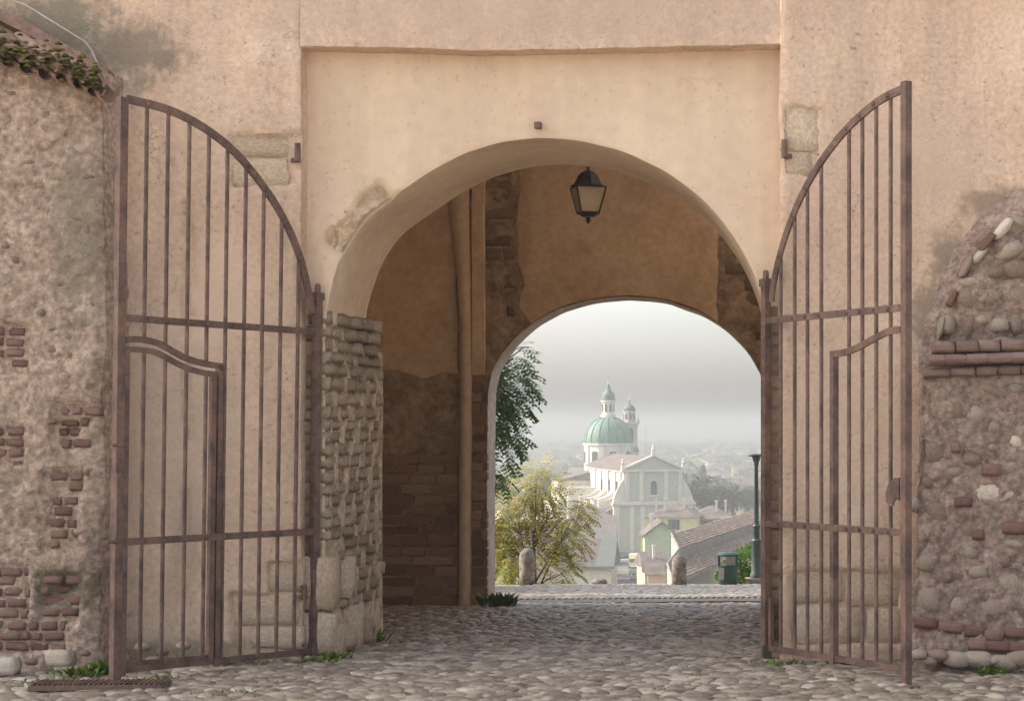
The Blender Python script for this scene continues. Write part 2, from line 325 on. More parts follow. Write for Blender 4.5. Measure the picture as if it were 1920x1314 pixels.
tp.grid(topf, 110, len(zt_rows)+2).build('lintel_wall', plaster, gh, smooth=True, sharp=50)
# the arched panel inside the recess
OUT = [(610, 1240), (609, 1000), (609, 760), (610, 600), (616, 560), (627, 515), (643, 470), (668, 425), (700, 392), (735, 370), (800, 325), (870, 287), (940, 266), (1010, 258), (1085, 263), (1170, 284), (1250, 322), (1310, 366), (1350, 408), (1390, 465), (1415, 515), (1432, 570), (1440, 620), (1441, 760), (1441, 1000), (1441, 1240)]
def resample(pts, Y, n):
    p = [Vector((XA(a, Y), ZA(b, Y))) for a, b in pts]; sg = [0]
    for a, b in zip(p, p[1:]): sg.append(sg[-1]+(b-a).length)
    out = []
    for i in range(n+1):
        s = sg[-1]*i/n
        for k in range(len(p)-1):
            if s <= sg[k+1]+1e-9: out.append(p[k].lerp(p[k+1], (s-sg[k])/max(1e-9, sg[k+1]-sg[k]))); break
    for _ in range(2): out = [out[0]]+[(out[i-1]+out[i]*2+out[i+1])/4 for i in range(1, n)]+[out[-1]]
    return out
AO = resample(OUT, YP, 170)
acx, azs = XA(1022, YP), ZA(640, YP)
def carve(x, z):       # the bite where the arch edge has lost its plaster
    px, py = CX+F*x/YP, HY-F*(z-EYE)/YP
    a = (px-683)*.62+(py-424)*-.78; b = (px-683)*.78+(py-424)*.62   # a along the edge (up right), b across
    d = 1-max(abs(a)/80, abs(b)/42)+.30*n3(x, 0, z, 7)
    return max(0, min(1, d*5))
x0, x1, ztop = XA(545, YP), XA(1480, YP), ZA(70, YP)
def outer(p):
    if p.y <= azs: return Vector((x0 if p.x < acx else x1, p.y))
    d = p-Vector((acx, azs)); ks = []
    if d.x < 0: ks.append((x0-acx)/d.x)
    if d.x > 0: ks.append((x1-acx)/d.x)
    if d.y > 0: ks.append((ztop-azs)/d.y)
    return Vector((acx, azs))+d*min(ks)
AOO = [outer(p) for p in AO]
def panel(u, v):
    i = round(u*170); p = AO[i].lerp(AOO[i], v); x, z = p.x, p.y
    return Vector((x, YP+.010*fbm(x, 2, z, .8, 3)+.10*carve(x, z)+(.006 if v == 0 else 0), z))
pa = MB().grid(panel, 170, 56); pa.build('arch_panel', panel_plaster, gh, smooth=True, sharp=60)
def soffit(u, v):
    i = round(u*170); p = AO[i]; x, z = p.x, p.y; k = max(0, min(1, (azs+.25-z)/.5))
    xx = x+(.145*v*k if x < acx else -.02*v*k)
    cz = carve(x, z); y = lerp(YP+.006+.010*fbm(x, 2, z, .8, 3)+.10*cz, YB, v)
    return Vector((xx+.012*fbm(x, y, z, 1.6, 3)*min(1, v*6), y, z+.012*fbm(x+4, y, z, 1.6, 3)*min(1, v*6)))
jz = ZA(608, YP); sf = MB().grid(soffit, 170, 22); jm_ = MB(); jm_.v, jm_.t = list(sf.v), list(sf.t); jm_.f = [f for f in sf.f if max(sf.v[i].z for i in f) < jz+.02]; sf.f = [f for f in sf.f if max(sf.v[i].z for i in f) >= jz+.02]
jm_.build('jamb_core', mat('jamb_mortar', [(.46, .345, .245), (.62, .48, .355)], 8, .97, 1.0, 30, .02, .4), gh, smooth=True)
sf.build('arch_soffit', mat('soffit_plaster', [(.56, .42, .29), (.64, .49, .35), (.69, .535, .39)], 1.5, .95, .4, 22, .01, .1), gh, smooth=True, sharp=60)
bk = MB().grid(lambda u, v: (lambda i: Vector((*(lambda q: (q.x, YB, q.y))(Vector((AO[i].x+(.145 if AO[i].x < acx and AO[i].y < azs else 0), AO[i].y)).lerp(AOO[i]+Vector((-1.5 if AOO[i].x < acx else 1.5, 1.5 if AO[i].y > azs else 0)), v)),)))(round(u*170)), 170, 2)
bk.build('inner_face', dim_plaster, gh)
# rubble showing in the bite
bt = MB().grid(lambda u, v: (lambda x, z: Vector((x, YP+.045+.05*fbm(x, 0, z, 7, 4)+.03*fbm(x, 3, z, 22, 2), z)))(lerp(XA(600, YP), XA(760, YP), u)+lerp(0, 0, v), lerp(ZA(500, YP), ZA(350, YP), v)), 60, 60)
bt.v = [v for v in bt.v]
def under_arch(v):
    for a, b in zip(AO, AO[1:]):
        if (a.x-v.x)*(b.x-v.x) <= 0 and v.z < lerp(a.y, b.y, (v.x-a.x)/(b.x-a.x) if b.x != a.x else 0)+.012: return True
    return False
ua = [under_arch(v) for v in bt.v]; bt.f = [f for f in bt.f if not any(ua[i] for i in f)]
bt.build('exposed_rubble', block_stone, gh, smooth=True)

# weathered brick pieces
def rough_block(seed, cut=2, amp=.06, rd=.22):
    bm = bmesh.new(); bmesh.ops.create_cube(bm, size=1.0); bmesh.ops.subdivide_edges(bm, edges=bm.edges, cuts=cut, use_grid_fill=True)
    r = Vector((seed*7.3, seed*3.1, seed*1.7))
    for v in bm.verts:
        c = v.co; k = Vector([math.copysign(abs(a*2)**1, a) for a in c]); l = max(1e-6, (abs(k.x)**6+abs(k.y)**6+abs(k.z)**6)**(1/6)); s = c/l*1.0
        v.co = c.lerp(s, rd*2)+noise.noise_vector(c*2.2+r)*amp
    me = bpy.data.meshes.new('brick'); bm.to_mesh(me); bm.free(); me.shade_smooth(); return me
def round_stone(seed):
    bm = bmesh.new(); bmesh.ops.create_icosphere(bm, subdivisions=2, radius=.5); r = Vector((seed*5.7, seed*2.3, seed))
    for v in bm.verts: v.co = v.co*(1+.30*noise.noise(v.co*2.4+r)+.10*noise.noise(v.co*6+r)); v.co.z = max(-.42, min(.42, v.co.z))
    me = bpy.data.meshes.new('stone'); bm.to_mesh(me); bm.free(); me.shade_smooth(); return me
def with_mat(meshes, m):
    out = []
    for me in meshes: c = me.copy(); c.materials.clear(); c.materials.append(m); out.append(c)
    return out
RB = [rough_block(i, 2, .075, .16) for i in range(6)]; CB = [rough_block(20+i, 1, .035, .12) for i in range(5)]; ST = [round_stone(50+i) for i in range(8)]
for me in CB: me.set_sharp_from_angle(angle=R(35))
jb = with_mat(RB, jamb_stone); br = with_mat(CB, brick); brr = with_mat(RB, brick); bd = with_mat(CB, brick_dark); bb = with_mat(RB, brick_brown); bs = with_mat(RB, block_stone); fs_ = with_mat(ST, field_stone); ps = with_mat(ST, pale_stone); psb = with_mat(RB, pale_stone); dsr = None; dst = with_mat(RB, mat('dark_stone', [(.15, .105, .07), (.24, .17, .115), (.31, .225, .155)], 6, .95, .9, 30, .02, .3, tint=.5))
# left jamb: courses of worn brick, front corner to back corner
jx = AO[20].x
z = .30; row = 0
while z < ZA(606, YP):
    h = rnd.uniform(.072, .105); y = YP-.012-(row % 2)*.0; first = True
    while y < YB-.03:
        l = rnd.uniform(.2, .34) if not first else rnd.choice((.14, .27)); l = min(l, YB+.01-y)
        if z < .72 and y < YP+.2: y += l; first = False; continue
        t = (y+l/2-YP)/(YB-YP); xx = jx+.145*t
        inst('brick', rnd.choice(jb), None, gh, (xx-.066+rnd.uniform(-.014, .012)-.03*max(0, .5-abs(z-.9))*(t > .6), y+l/2, z+h/2), (rnd.uniform(-.03, .03), rnd.uniform(-.06, .06), .118+rnd.uniform(-.04, .04)), (.16, l-.004, h-.006))
        y += l; first = False
    z += h; row += 1
for (a, c, b, d, m) in ((602, 1042, 640, 1142, bs), (601, 1146, 634, 1222, bs), (642, 1050, 668, 1128, bs), (640, 1190, 690, 1226, bs)):
    inst('stone', rnd.choice(m), None, gh, (jx-.06+.145*((a+b)/2-610)/110, YP+.06+max(0, (a-612)/90), (ZA(c, YP)+ZA(d, YP))/2), (0, .02, .1), (.24, .16+(b-a)/300, abs(ZA(c, YP)-ZA(d, YP))))
for i, (l_, h_) in enumerate(((.42, .24), (.28, .34), (.5, .22))): inst('stone', rnd.choice(bs), None, gh, (jx-.01+.03*i, YP+.2+.4*i, h_/2-.03), (0, 0, .12+rnd.uniform(-.06, .06)), (.22, l_, h_))
# narrow worn strips each side of the arch, beside the recess edge
for side_x, a, b in ((XA(585, YP), 612, 1230), (XA(1455, YP), 600, 1200)):
    z = ZA(b, YP)
    while z < ZA(a, YP):
        h = rnd.uniform(.075, .12); inst('brick', rnd.choice(jb), None, gh, (side_x+rnd.uniform(-.012, .012), YP+.012, z+h/2), (0, rnd.uniform(-.05, .05), rnd.uniform(-.1, .1)), (.13, .09, h-.012)); z += h
# stone blocks where the plaster has come off
for (a, b, c, e) in ((430, 541, 252, 294), (432, 541, 297, 350), (1471, 1536, 201, 280), (1471, 1520, 284, 330), (502, 566, 1054, 1110), (434, 560, 1116, 1172), (470, 566, 1174, 1216), (1486, 1580, 1072, 1130), (1584, 1688, 1072, 1136), (1486, 1560, 1134, 1206), (1564, 1620, 1138, 1206), (1624, 1690, 1140, 1206)):
    p, q = P(a, e, YW), P(b, c, YW)
    inst('stone', rnd.choice(bs), None, gh, ((p.x+q.x)/2, YW+.082, (p.z+q.z)/2), (0, rnd.uniform(-.02, .02), rnd.uniform(-.04, .04)), (abs(q.x-p.x), .13, abs(q.z-p.z)))
# iron pintles and the stop above the crown
def pintle(px, py, Y, hh, s):
    b = MB(); c = P(px, py, Y); b.tube([c+Vector((0, 0, hh/2)), c-Vector((0, 0, hh/2))], .021, 10); b.beam(c-Vector((0, 0, hh/2-.015)), c+Vector((s*.07, .1, -hh/2+.015)), .03, .035)
    b.build('pintle', iron, gh)
pintle(558, 286, 11.82, .125, -1); pintle(1471, 279, 11.82, .125, 1); pintle(570, 1110, 11.86, .1, -1)
MB().box(P(1009, 236, YP-.03), (.045, .09, .04)).build('gate_stop', iron, gh)
# the chamber behind: back wall with the inner arch, side walls, open top
INN = [(913, 1150), (913, 900), (915, 735), (920, 700), (937, 668), (962, 638), (1000, 604), (1050, 577), (1110, 561), (1180, 555), (1250, 562), (1310, 583), (1360, 613), (1402, 655), (1428, 700), (1443, 745), (1446, 900), (1446, 1150)]
AI = resample(INN, D1, 110); icx, izs = XA(1180, D1), ZA(700, D1); bx0, bx1, bzt = -4.75, 1.6, 5.6
def outer2(p):
    if p.y <= izs: return Vector((bx0 if p.x < icx else bx1, p.y))
    d = p-Vector((icx, izs)); ks = []
    if d.x < 0: ks.append((bx0-icx)/d.x)
    if d.x > 0: ks.append((bx1-icx)/d.x)
    if d.y > 0: ks.append((bzt-izs)/d.y)
    return Vector((icx, izs))+d*min(ks)
AIO = [outer2(p) for p in AI]
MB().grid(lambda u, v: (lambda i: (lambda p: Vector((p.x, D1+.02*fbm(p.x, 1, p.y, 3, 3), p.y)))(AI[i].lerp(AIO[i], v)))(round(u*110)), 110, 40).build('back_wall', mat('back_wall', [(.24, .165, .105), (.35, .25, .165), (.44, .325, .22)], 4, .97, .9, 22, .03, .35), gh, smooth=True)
MB().grid(lambda u, v: (lambda i: (lambda p: Vector((p.x+.012*n3(p.x, v, p.y, 4), lerp(D1-.01, D2, v), p.y+.012*n3(p.x, v+3, p.y, 4))))(AI[i]))(round(u*110)), 110, 6).build('inner_arch_soffit', grey_plaster, gh, smooth=True)
MB().grid(lambda u, v: (lambda i: (lambda p: Vector((p.x, D2, p.y)))(AI[i].lerp(AIO[i]+Vector((0, 4 if AI[i].y > izs else 0)), v)))(round(u*110)), 110, 2).build('outer_back_face', plaster, gh)
def arch_z(x):
    best = ZA(700, D1)
    for a, b in zip(AI, AI[1:]):
        if (a.x-x)*(b.x-x) <= 0 and abs(b.x-a.x) > 1e-6: best = max(best, lerp(a.y, b.y, (x-a.x)/(b.x-a.x)))
    return best
def plate(pxa, pxb, pya, pyb, Y, name, m, arch=False, wob=3.0):
    def fn(u, v):
        zt, zb = ZA(pya, D1), ZA(pyb, D1); z0 = lerp(zb, zt, v)
        xa = XA(pxa+wob*n3(1, pxa, z0, 2.2)+(max(0, 22*(1-(z0-ZA(606, D1))/.35)) if arch else 0), D1); xb = XA(pxb+wob*n3(7, pxb, z0, 2.2), D1); x = lerp(xa, xb, u)
        if arch: zb = arch_z(x)+.012
        z = lerp(zb, zt, v); e = min(u, 1-u, v if not arch else 1)*14
        return Vector((x, lerp(D1+.02, Y, min(1, e))+.012*fbm(x, 3, z, 1.1, 3), z))
    MB().grid(fn, 46, 46).build(name, m, gh, smooth=True)
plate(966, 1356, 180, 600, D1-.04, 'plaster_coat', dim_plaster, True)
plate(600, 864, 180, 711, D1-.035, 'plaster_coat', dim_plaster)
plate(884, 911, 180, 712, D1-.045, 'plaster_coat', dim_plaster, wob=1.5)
pil = [(1140, 860, 884), (900, 861, 885), (711, 863, 886), (600, 862, 885), (520, 857, 884), (440, 848, 882), (370, 838, 881), (310, 830, 880), (180, 815, 880)]
def pilf(u, v):
    k = v*(len(pil)-1); i = min(int(k), len(pil)-2); t = k-i; a = [lerp(pil[i][j], pil[i+1][j], t) for j in range(3)]
    ang = math.pi*u; xa, xb = XA(a[1], D1), XA(a[2], D1)
    return Vector((lerp(xa, xb, .5-.5*math.cos(ang)), D1+.02-.15*math.sin(ang)**.7, ZA(a[0], D1)+.0))
MB().grid(pilf, 12, 40).build('vault_shaft', mat('shaft_plaster', [(.46, .35, .24), (.55, .43, .31)], 3, .95, .4, 22, .01, .12), gh, smooth=True)
# side walls and partly boarded top of the passage
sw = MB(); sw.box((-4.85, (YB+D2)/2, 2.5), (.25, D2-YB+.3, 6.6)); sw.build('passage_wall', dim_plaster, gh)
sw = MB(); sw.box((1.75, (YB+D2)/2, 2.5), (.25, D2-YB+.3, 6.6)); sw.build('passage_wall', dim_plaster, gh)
for yb_ in (14.6, 15.9, 17.2): MB().box((-1.55, yb_, 5.55), (6.9, .2, .24)).build('ceiling_beam', mat('old_timber', [(.12, .08, .05), (.2, .14, .09)], 6, .9, .6, 30, .01, .3), gh)   # unseen top left open above the beams to let sky light in
for i in range(9): MB().box((-4.4+i*.42, (YB+D2)/2, 5.72), (.38, D2-YB, .06)).build('shading_board', MATS['old_timber'], gh)  # unseen boards added over the beams to dim the passage
# bricks of the back wall
def courses(pxa, pxb, pya, pyb, ms, lmin, lmax, h0, Y, prob=1.0, proud=.02):
    z = ZA(pyb, Y)
    while z < ZA(pya, Y):
        h = h0*rnd.uniform(.88, 1.12); x = XA(pxa, Y)-rnd.uniform(0, lmin)*.0; xe = XA(pxb, Y)
        while x < xe-.03:
            l = min(rnd.uniform(lmin, lmax), xe-x)
            if rnd.random() < prob: inst('brick', rnd.choice(ms), None, gh, (x+l/2, Y+.05-proud+rnd.uniform(-.008, .008), z+h/2), (0, rnd.uniform(-.02, .02), rnd.uniform(-.02, .02)), (l-.018, .1, h-.02)) if z > arch_z(x+l/2 if abs(x+l/2-icx) < 1.5 else 9)+.02 or x < XA(920, Y) else None
            x += l
        z += h
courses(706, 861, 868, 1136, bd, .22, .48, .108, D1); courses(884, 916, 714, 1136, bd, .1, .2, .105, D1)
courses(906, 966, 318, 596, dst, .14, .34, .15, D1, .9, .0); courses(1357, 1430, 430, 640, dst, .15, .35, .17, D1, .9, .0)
# ------------------------------------------------------------------ left rubble wall with its tiled coping
lw = thing('rubble_wall', 'old rubble and red brick wall with a mossy tiled coping', 'wall', (-4.9, 11.5, 0))
LX = XA(190, 11.5)
BRK = [(-40, 52, 612, 700), (100, 186, 762, 838), (82, 150, 884, 928), (76, 140, 972, 1032), (72, 148, 1078, 1164), (-40, 50, 1062, 1222), (-30, 40, 800, 870), (10, 120, 1164, 1216), (90, 140, 930, 968)]
def in_brk(px, py): return any(a-4 < px < b+4 and c-4 < py < d+4 for a, b, c, d in BRK)
def lw_y(x, z):
    px, py = CX+F*x/11.5, HY-F*(z-EYE)/11.5; b = 1.0 if in_brk(px, py) else 0
    h_, _ = cells(x, 0, z, 7.5); pit = max(0, n3(x, 8, z, 3.4)-.38)*.3-.011*h_**.7*(1-b)
    return 11.5+.035*fbm(x, 1, z, 1.6, 3)+.012*fbm(x, 6, z, 11, 4)+.009*n3(x, 2, z, 34)+.014*b+pit+.06*max(0, .25-z)
zl = [-.1+i*.021 for i in range(196)]
def lwf(u, v):
    i = round(u*112); z = zl[round(v*195)]; e = LX+.05*fbm(3, 1, z, 2, 3)-.02*math.sin(z*2)
    if i > 100: t = (i-100)/12; return Vector((e+.035*math.sin(t*1.57)+.012*n3(t*3, 4, z, 9), lerp(lw_y(e, z), YW+.06, t), z))
    t = i/100; x = lerp(-6.2, e, t); y = lw_y(x, z)+(.05*max(0, (t-.95)/.05)**2); return Vector((x, y, z))
MB().grid(lambda u, v: (lambda x, z: Vector((x, lw_y(x, z), z)))(lerp(-12, -6.2, u), lerp(-.1, 3.995, v)), 90, 70).build('rubble_face', rubble, lw, smooth=True)
MB().grid(lwf, 112, 195).retint(lambda v: cells(v.x, 0, v.z, 7.5)[1]*.999).build('rubble_face', rubble, lw, smooth=True)
def set_brick(parent, ms, px, py, wpx, hpx, Y, proud, dep=.1, rz=0, name='brick'):
    c = P(px, py, Y); k = Y/F; Y = lw_y(c.x, c.z)
    inst(name, rnd.choice(ms), None, parent, (c.x, Y+dep/2-proud, c.z), (rnd.uniform(-.06, .06), rz+rnd.uniform(-.035, .035), rnd.uniform(-.07, .07)), (wpx*k, dep, hpx*k))
for a, b, c, d in BRK:
    y = c+9; r_ = 0
    while y < d:
        x = a+rnd.uniform(0, 16)
        while x < b-6:
            wd = rnd.choice((38, 36, 34, 20)); wd = min(wd, b-x+6)
            if rnd.random() < .86 and x+wd < 192: set_brick(lw, brr, x+wd/2, y+rnd.uniform(-1.5, 1.5), wd-3, 15.5+rnd.uniform(-2, 1), 11.5, rnd.uniform(.006, .017))
            x += wd+2.5
        y += 20
for k in range(34):   # pebbles and stones in the mortar
    px, py = rnd.uniform(0, 176), rnd.uniform(170, 1040)
    if not in_brk(px, py): set_brick(lw, fs_, px, py, rnd.uniform(12, 30), rnd.uniform(10, 22), 11.5, rnd.uniform(.006, .016), .07, rnd.uniform(-.5, .5), 'stone')
# coping: barrel tiles running down towards the right
def barrel(p, q, r, up, open_=True, n=7, th=.014):
    p, q = Vector(p), Vector(q); d = (q-p).normalized(); a = d.cross(up).normalized(); u = a.cross(d); vs = []; fs = []
    for e, (c, rr) in enumerate(((p, r*.86), (q, r))):
        for ring in (rr, rr-th):
            for k in range(n): t = math.pi*k/(n-1); vs.append(c+a*(math.cos(t)*ring)+u*(math.sin(t)*ring))
    for k in range(n-1):
        fs += [(k, k+1, 2*n+k+1, 2*n+k), (n+k, 3*n+k, 3*n+k+1, n+k+1), (2*n+k, 2*n+k+1, 3*n+k+1, 3*n+k), (k, n+k, n+k+1, k+1)]
    return vs, fs
EV = [(-200, 34), (-165, 46), (-130, 60), (-95, 72), (-60, 84), (-10, 96), (25, 108), (60, 121), (92, 126), (125, 139), (152, 152), (175, 160)]
for i, (px, py) in enumerate(EV):
    q = P(px, py, 11.22+.012*i); p = q+Vector((-.36, .40, .26)); up = Vector((.3, -.3, .9))
    v, f = barrel(p, q, .078, up); o = MB().add(v, f).build('roof_tile', tile_m, lw, smooth=True, sharp=40)
    q2 = q+Vector((.085, .03, -.045)); v, f = barrel(q2+Vector((-.36, .40, .26)), q2, .07, -up); MB().add(v, f).build('roof_tile', tile_m, lw, smooth=True, sharp=40)
b = MB(); a0, a1 = P(-90, 2, 11.8), P(203, 143, 11.62)
b.strip([P(-300, -118, 11.78), P(-120, -28, 11.76), P(60, 62, 11.74), P(205, 146, 11.66)], (0, -1, .3), .075, .10).build('coping_edge', tile_m, lw)
b = MB(); q0, q1 = P(-60, 40, 11.7), P(150, 120, 11.62); r0, r1 = P(-70, 78, 11.4), P(120, 132, 11.4)
b.add([q0, q1, r1, r0, q0-Vector((0, 0, .03)), q1-Vector((0, 0, .03)), r1-Vector((0, 0, .03)), r0-Vector((0, 0, .03))], [(0, 1, 2, 3), (7, 6, 5, 4), (0, 4, 5, 1), (1, 5, 6, 2), (2, 6, 7, 3), (3, 7, 4, 0)]).build('coping_slab', mat('pink_tile', [(.40, .25, .22), (.46, .31, .27)], 6, .9, .3, 30, .01, .12), lw)
b = MB()
for i in range(620):
    k = rnd.choice(EV); px, py = k[0]+rnd.gauss(8, 15), k[1]+rnd.gauss(-12, 12); 
    if px > 185 or rnd.random() < .35: continue
    c = P(px, py, 11.3+rnd.uniform(-.06, .12)); r = rnd.uniform(.008, .03)
    vsx, fsx = rnd.choice(CV); b.add([(c.x+v[0]*r*2, c.y+v[1]*r*2-.02, c.z+v[2]*r*1.2) for v in vsx], fsx)
tag(b.build('moss_cushion', moss, lw, smooth=True), kind='stuff')
cb = MB().tube([P(-10, -30, 11.8), P(20, 0, 11.8), P(48, 10, 11.79), P(100, 42, 11.79), P(160, 79, 11.8), P(172, 95, 11.8), P(186, 128, 11.78)], .006, 6)
tag(cb.build('cable', mat('cable', [(.45, .41, .33), (.5, .46, .38)], 5, .7, 0)), 'thin pale cable running down the mould-stained plaster', 'cable')
# ------------------------------------------------------------------ right: battered rubble bastion with a brick cordon
bw = thing('rubble_bastion', 'battered rubble stone bastion with a brick cordon moulding', 'bastion', (1.8, 11.3, 0))
YC = 11.52; zc = ZA(690, YC)
def bat(z): return lerp(11.26, YC, max(0, min(1, z/zc)))
zb_ = [-.1+i*.02 for i in range(int((zc+.1)/.02)+1)]; nzb = len(zb_)-1
def bwf(u, v):
    z = zb_[round(v*nzb)]; i = round(u*140); e = lerp(1.115, 1.235, max(0, z/zc))+.03*fbm(2, 7, z, 2, 3)
    y = bat(z)
    if i < 14: t = i/14; return Vector((e-.04*math.sin(t*1.57)+.04+.016*n3(t*2, 3, z, 8)-.02, lerp(YW+.05, y, t), z))
    t = (i-14)/126; x = lerp(e, 2.7, t)
    return Vector((x, y-.016*cells(x, 0, z, 6.5)[0]**.6+.022*fbm(x, 1, z, 2.0, 3)+.012*fbm(x, 6, z, 12, 4)+.012*n3(x, 2, z, 36)+.05*max(0, 1-t*12)**2+.10*max(0, .16-z), z))
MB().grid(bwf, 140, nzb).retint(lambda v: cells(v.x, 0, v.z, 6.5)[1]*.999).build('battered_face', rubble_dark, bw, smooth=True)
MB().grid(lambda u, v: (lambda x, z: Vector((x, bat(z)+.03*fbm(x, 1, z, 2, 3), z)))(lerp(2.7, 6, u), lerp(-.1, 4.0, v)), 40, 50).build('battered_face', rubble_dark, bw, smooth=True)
# the rubble above the cordon, breaking out of the plaster along a curve
BC = [(1730, 690), (1742, 610), (1768, 530), (1800, 466), (1850, 405), (1925, 350), (2000, 310)]
zr_ = [ZA(690, YC)-.02+i*.02 for i in range(82)]
def edge_px(py): return interp([(-400, 2100)]+[(b_, a_) for a_, b_ in reversed(BC)], py)
def upf(u, v):
    z = zr_[round(v*81)]; py = HY-F*(z-EYE)/YW; x0_ = XA(edge_px(py)-24+4*fbm(1, 4, z, 4, 3), YW); x = lerp(x0_, 2.75, u)
    d = (x-x0_)
    return Vector((x, YW+.03-min(.15, d*.5)-.022*cells(x, 0, z, 6)[0]**.6*min(1, d*5)+.02*fbm(x, 1, z, 3, 3)*min(1, d*5)+.012*fbm(x, 6, z, 12, 4)*min(1, d*6), z))
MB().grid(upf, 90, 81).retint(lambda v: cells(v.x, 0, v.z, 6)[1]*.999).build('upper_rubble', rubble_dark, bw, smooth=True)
# cordon bricks: a rounded course with a flat course above and below
def roll(seed):
    r = random.Random(seed); b_ = MB(); prof = [(-.5, .5), (-.5, -.15), (-.32, -.42), (0, -.5), (.32, -.42), (.5, -.15), (.5, .5)]; vs = []; fs = []
    for k in range(3):
        for (zz, yy) in prof: vs.append((-.5+k*.5+r.uniform(-.03, .03), yy+r.uniform(-.04, .04), zz+r.uniform(-.04, .04)))
    n = len(prof)
    for k in range(2):
        for i in range(n): fs.append((k*n+i, k*n+(i+1) % n, (k+1)*n+(i+1) % n, (k+1)*n+i))
    fs += [tuple(range(n)), tuple(reversed(range(2*n, 3*n)))]
    me = bpy.data.meshes.new('brick'); me.from_pydata(vs, [], fs); me.shade_smooth(); me.set_sharp_from_angle(angle=R(40)); me.materials.append(brick_r); return me
brick_r = mat('cordon_brick', [(.20, .135, .105), (.27, .18, .145), (.32, .225, .185)], 8, .95, .8, 36, .012, .3, tint=.4)
RL = [roll(i) for i in range(4)]; cbk = with_mat(RB, brick_r)
for (py, h, dy, ms, xs0) in ((676, 22, -.075, RL, 1738), (652, 24, -.02, cbk, 1750), (699, 20, -.012, cbk, 1732)):
    x = xs0
    while x < 1990:
        wd = rnd.choice((44, 48, 40, 30)); c = P(x+wd/2, py-(x-1735)*.035, YC)
        inst('brick', rnd.choice(ms), None, bw, (c.x, YC+.06+dy+rnd.uniform(-.004, .004), c.z), (0, -.035+rnd.uniform(-.006, .006), 0), ((wd-.8)*YC/F, .2, (h-1.2)*YC/F)); x += wd
def stone_at(px, py, wpx, hpx, ms, rot=0, proud=.03, Y=None):
    z = ZA(py, 11.5); fixed = Y; Y = Y or (bat(z) if z < zc else YW-.10); c = P(px, py, Y); k = Y/F
    if not fixed: Y = (Y if z < zc else YW-.12)+.02*fbm(c.x, 1, c.z, 2.0, 3)-.008
    if ms is fs_ or ms is ps: wpx *= 1.25; hpx *= 1.25
    inst('stone', rnd.choice(ms), None, bw, (c.x, Y+.06-proud, c.z), (rnd.uniform(-.1, .1), R(rot), rnd.uniform(-.1, .1)), (wpx*k*1.05, .13, hpx*k*1.05))
for s_ in ((1864, 926, 74, 36, 'p', -3), (1790, 885, 30, 20, 'f', 0), (1757, 966, 36, 40, 'f', 30), (1835, 1073, 36, 28, 'f', 5), (1896, 1098, 54, 44, 'f', 3), (1860, 1142, 48, 36, 'f', 20), (1743, 1126, 38, 40, 'd', 8), (1797, 1138, 30, 34, 'd', 30), (1739, 1056, 28, 28, 'f', 0), (1778, 1082, 18, 22, 'f', 0), (1883, 1052, 24, 24, 'f', 20), (1818, 1036, 28, 26, 'f', 10), (1900, 877, 30, 32, 'f', -25), (1850, 728, 34, 24, 'd', 0), (1904, 728, 26, 20, 'd', 0), (1826, 775, 36, 30, 'f', 20), (1795, 770, 22, 34, 'f', 0), (1756, 850, 30, 40, 'f', 5), (1824, 862, 34, 26, 'd', 10), (1792, 838, 18, 18, 'b', 0), (1858, 880, 34, 22, 'b', 0), (1900, 990, 44, 22, 'b', 0), (1834, 1002, 22, 20, 'b', 0), (1806, 940, 32, 18, 'b', 0), (1716, 945, 16, 28, 'f', 5), (1770, 740, 20, 30, 'f', 0), (1862, 800, 26, 22, 'f', 10), (1905, 830, 24, 26, 'p', 10), (1742, 905, 18, 22, 'f', 0), (1862, 840, 18, 16, 'd', 0), (1900, 1020, 34, 18, 'd', 5),
           (1880, 430, 15, 46, 'p', 45), (1838, 478, 13, 38, 'p', 38), (1812, 500, 12, 40, 'f', 28), (1892, 470, 44, 26, 'f', -25), (1905, 505, 40, 34, 'f', -8), (1914, 420, 26, 20, 'f', 30), (1862, 512, 34, 20, 'f', -10), (1812, 560, 34, 36, 'f', 30), (1856, 553, 34, 36, 'f', 10), (1904, 556, 42, 40, 'd', -5), (1815, 614, 24, 56, 'f', 25), (1778, 610, 20, 34, 'f', 15), (1764, 615, 10, 40, 'f', 12), (1870, 610, 36, 26, 'd', 0), (1905, 612, 24, 30, 'f', 0), (1840, 600, 22, 20, 'd', 0), (1785, 560, 12, 30, 'b', 25), (1850, 455, 14, 40, 'b', 40), (1880, 640, 34, 16, 'f', 0), (1822, 530, 30, 20, 'f', -10)):
    px, py, a, b_, kind, rot = s_; stone_at(px, py, a, b_, {'p': ps, 'f': fs_, 'd': fs_, 'b': brr}[kind], rot, rnd.uniform(.008, .024))
for x, y, wd in ((1735, 1168, 40), (1782, 1175, 46), (1826, 1182, 40), (1862, 1190, 34), (1900, 1186, 44), (1870, 1212, 50), (1830, 1208, 34), (1912, 1214, 40)):
    stone_at(x, y, wd, 20, brr, 4, .012)
for x, y, wd, h in ((1790, 1233, 40, 26), (1832, 1234, 46, 28), (1880, 1240, 42, 26), (1912, 1232, 40, 26), (1757, 1226, 30, 20), (1722, 1224, 26, 18), (1740, 1236, 24, 16), (1860, 1236, 18, 14)):
    stone_at(x, y, wd, h, fs_, rnd.uniform(-8, 8), .11, 11.22)
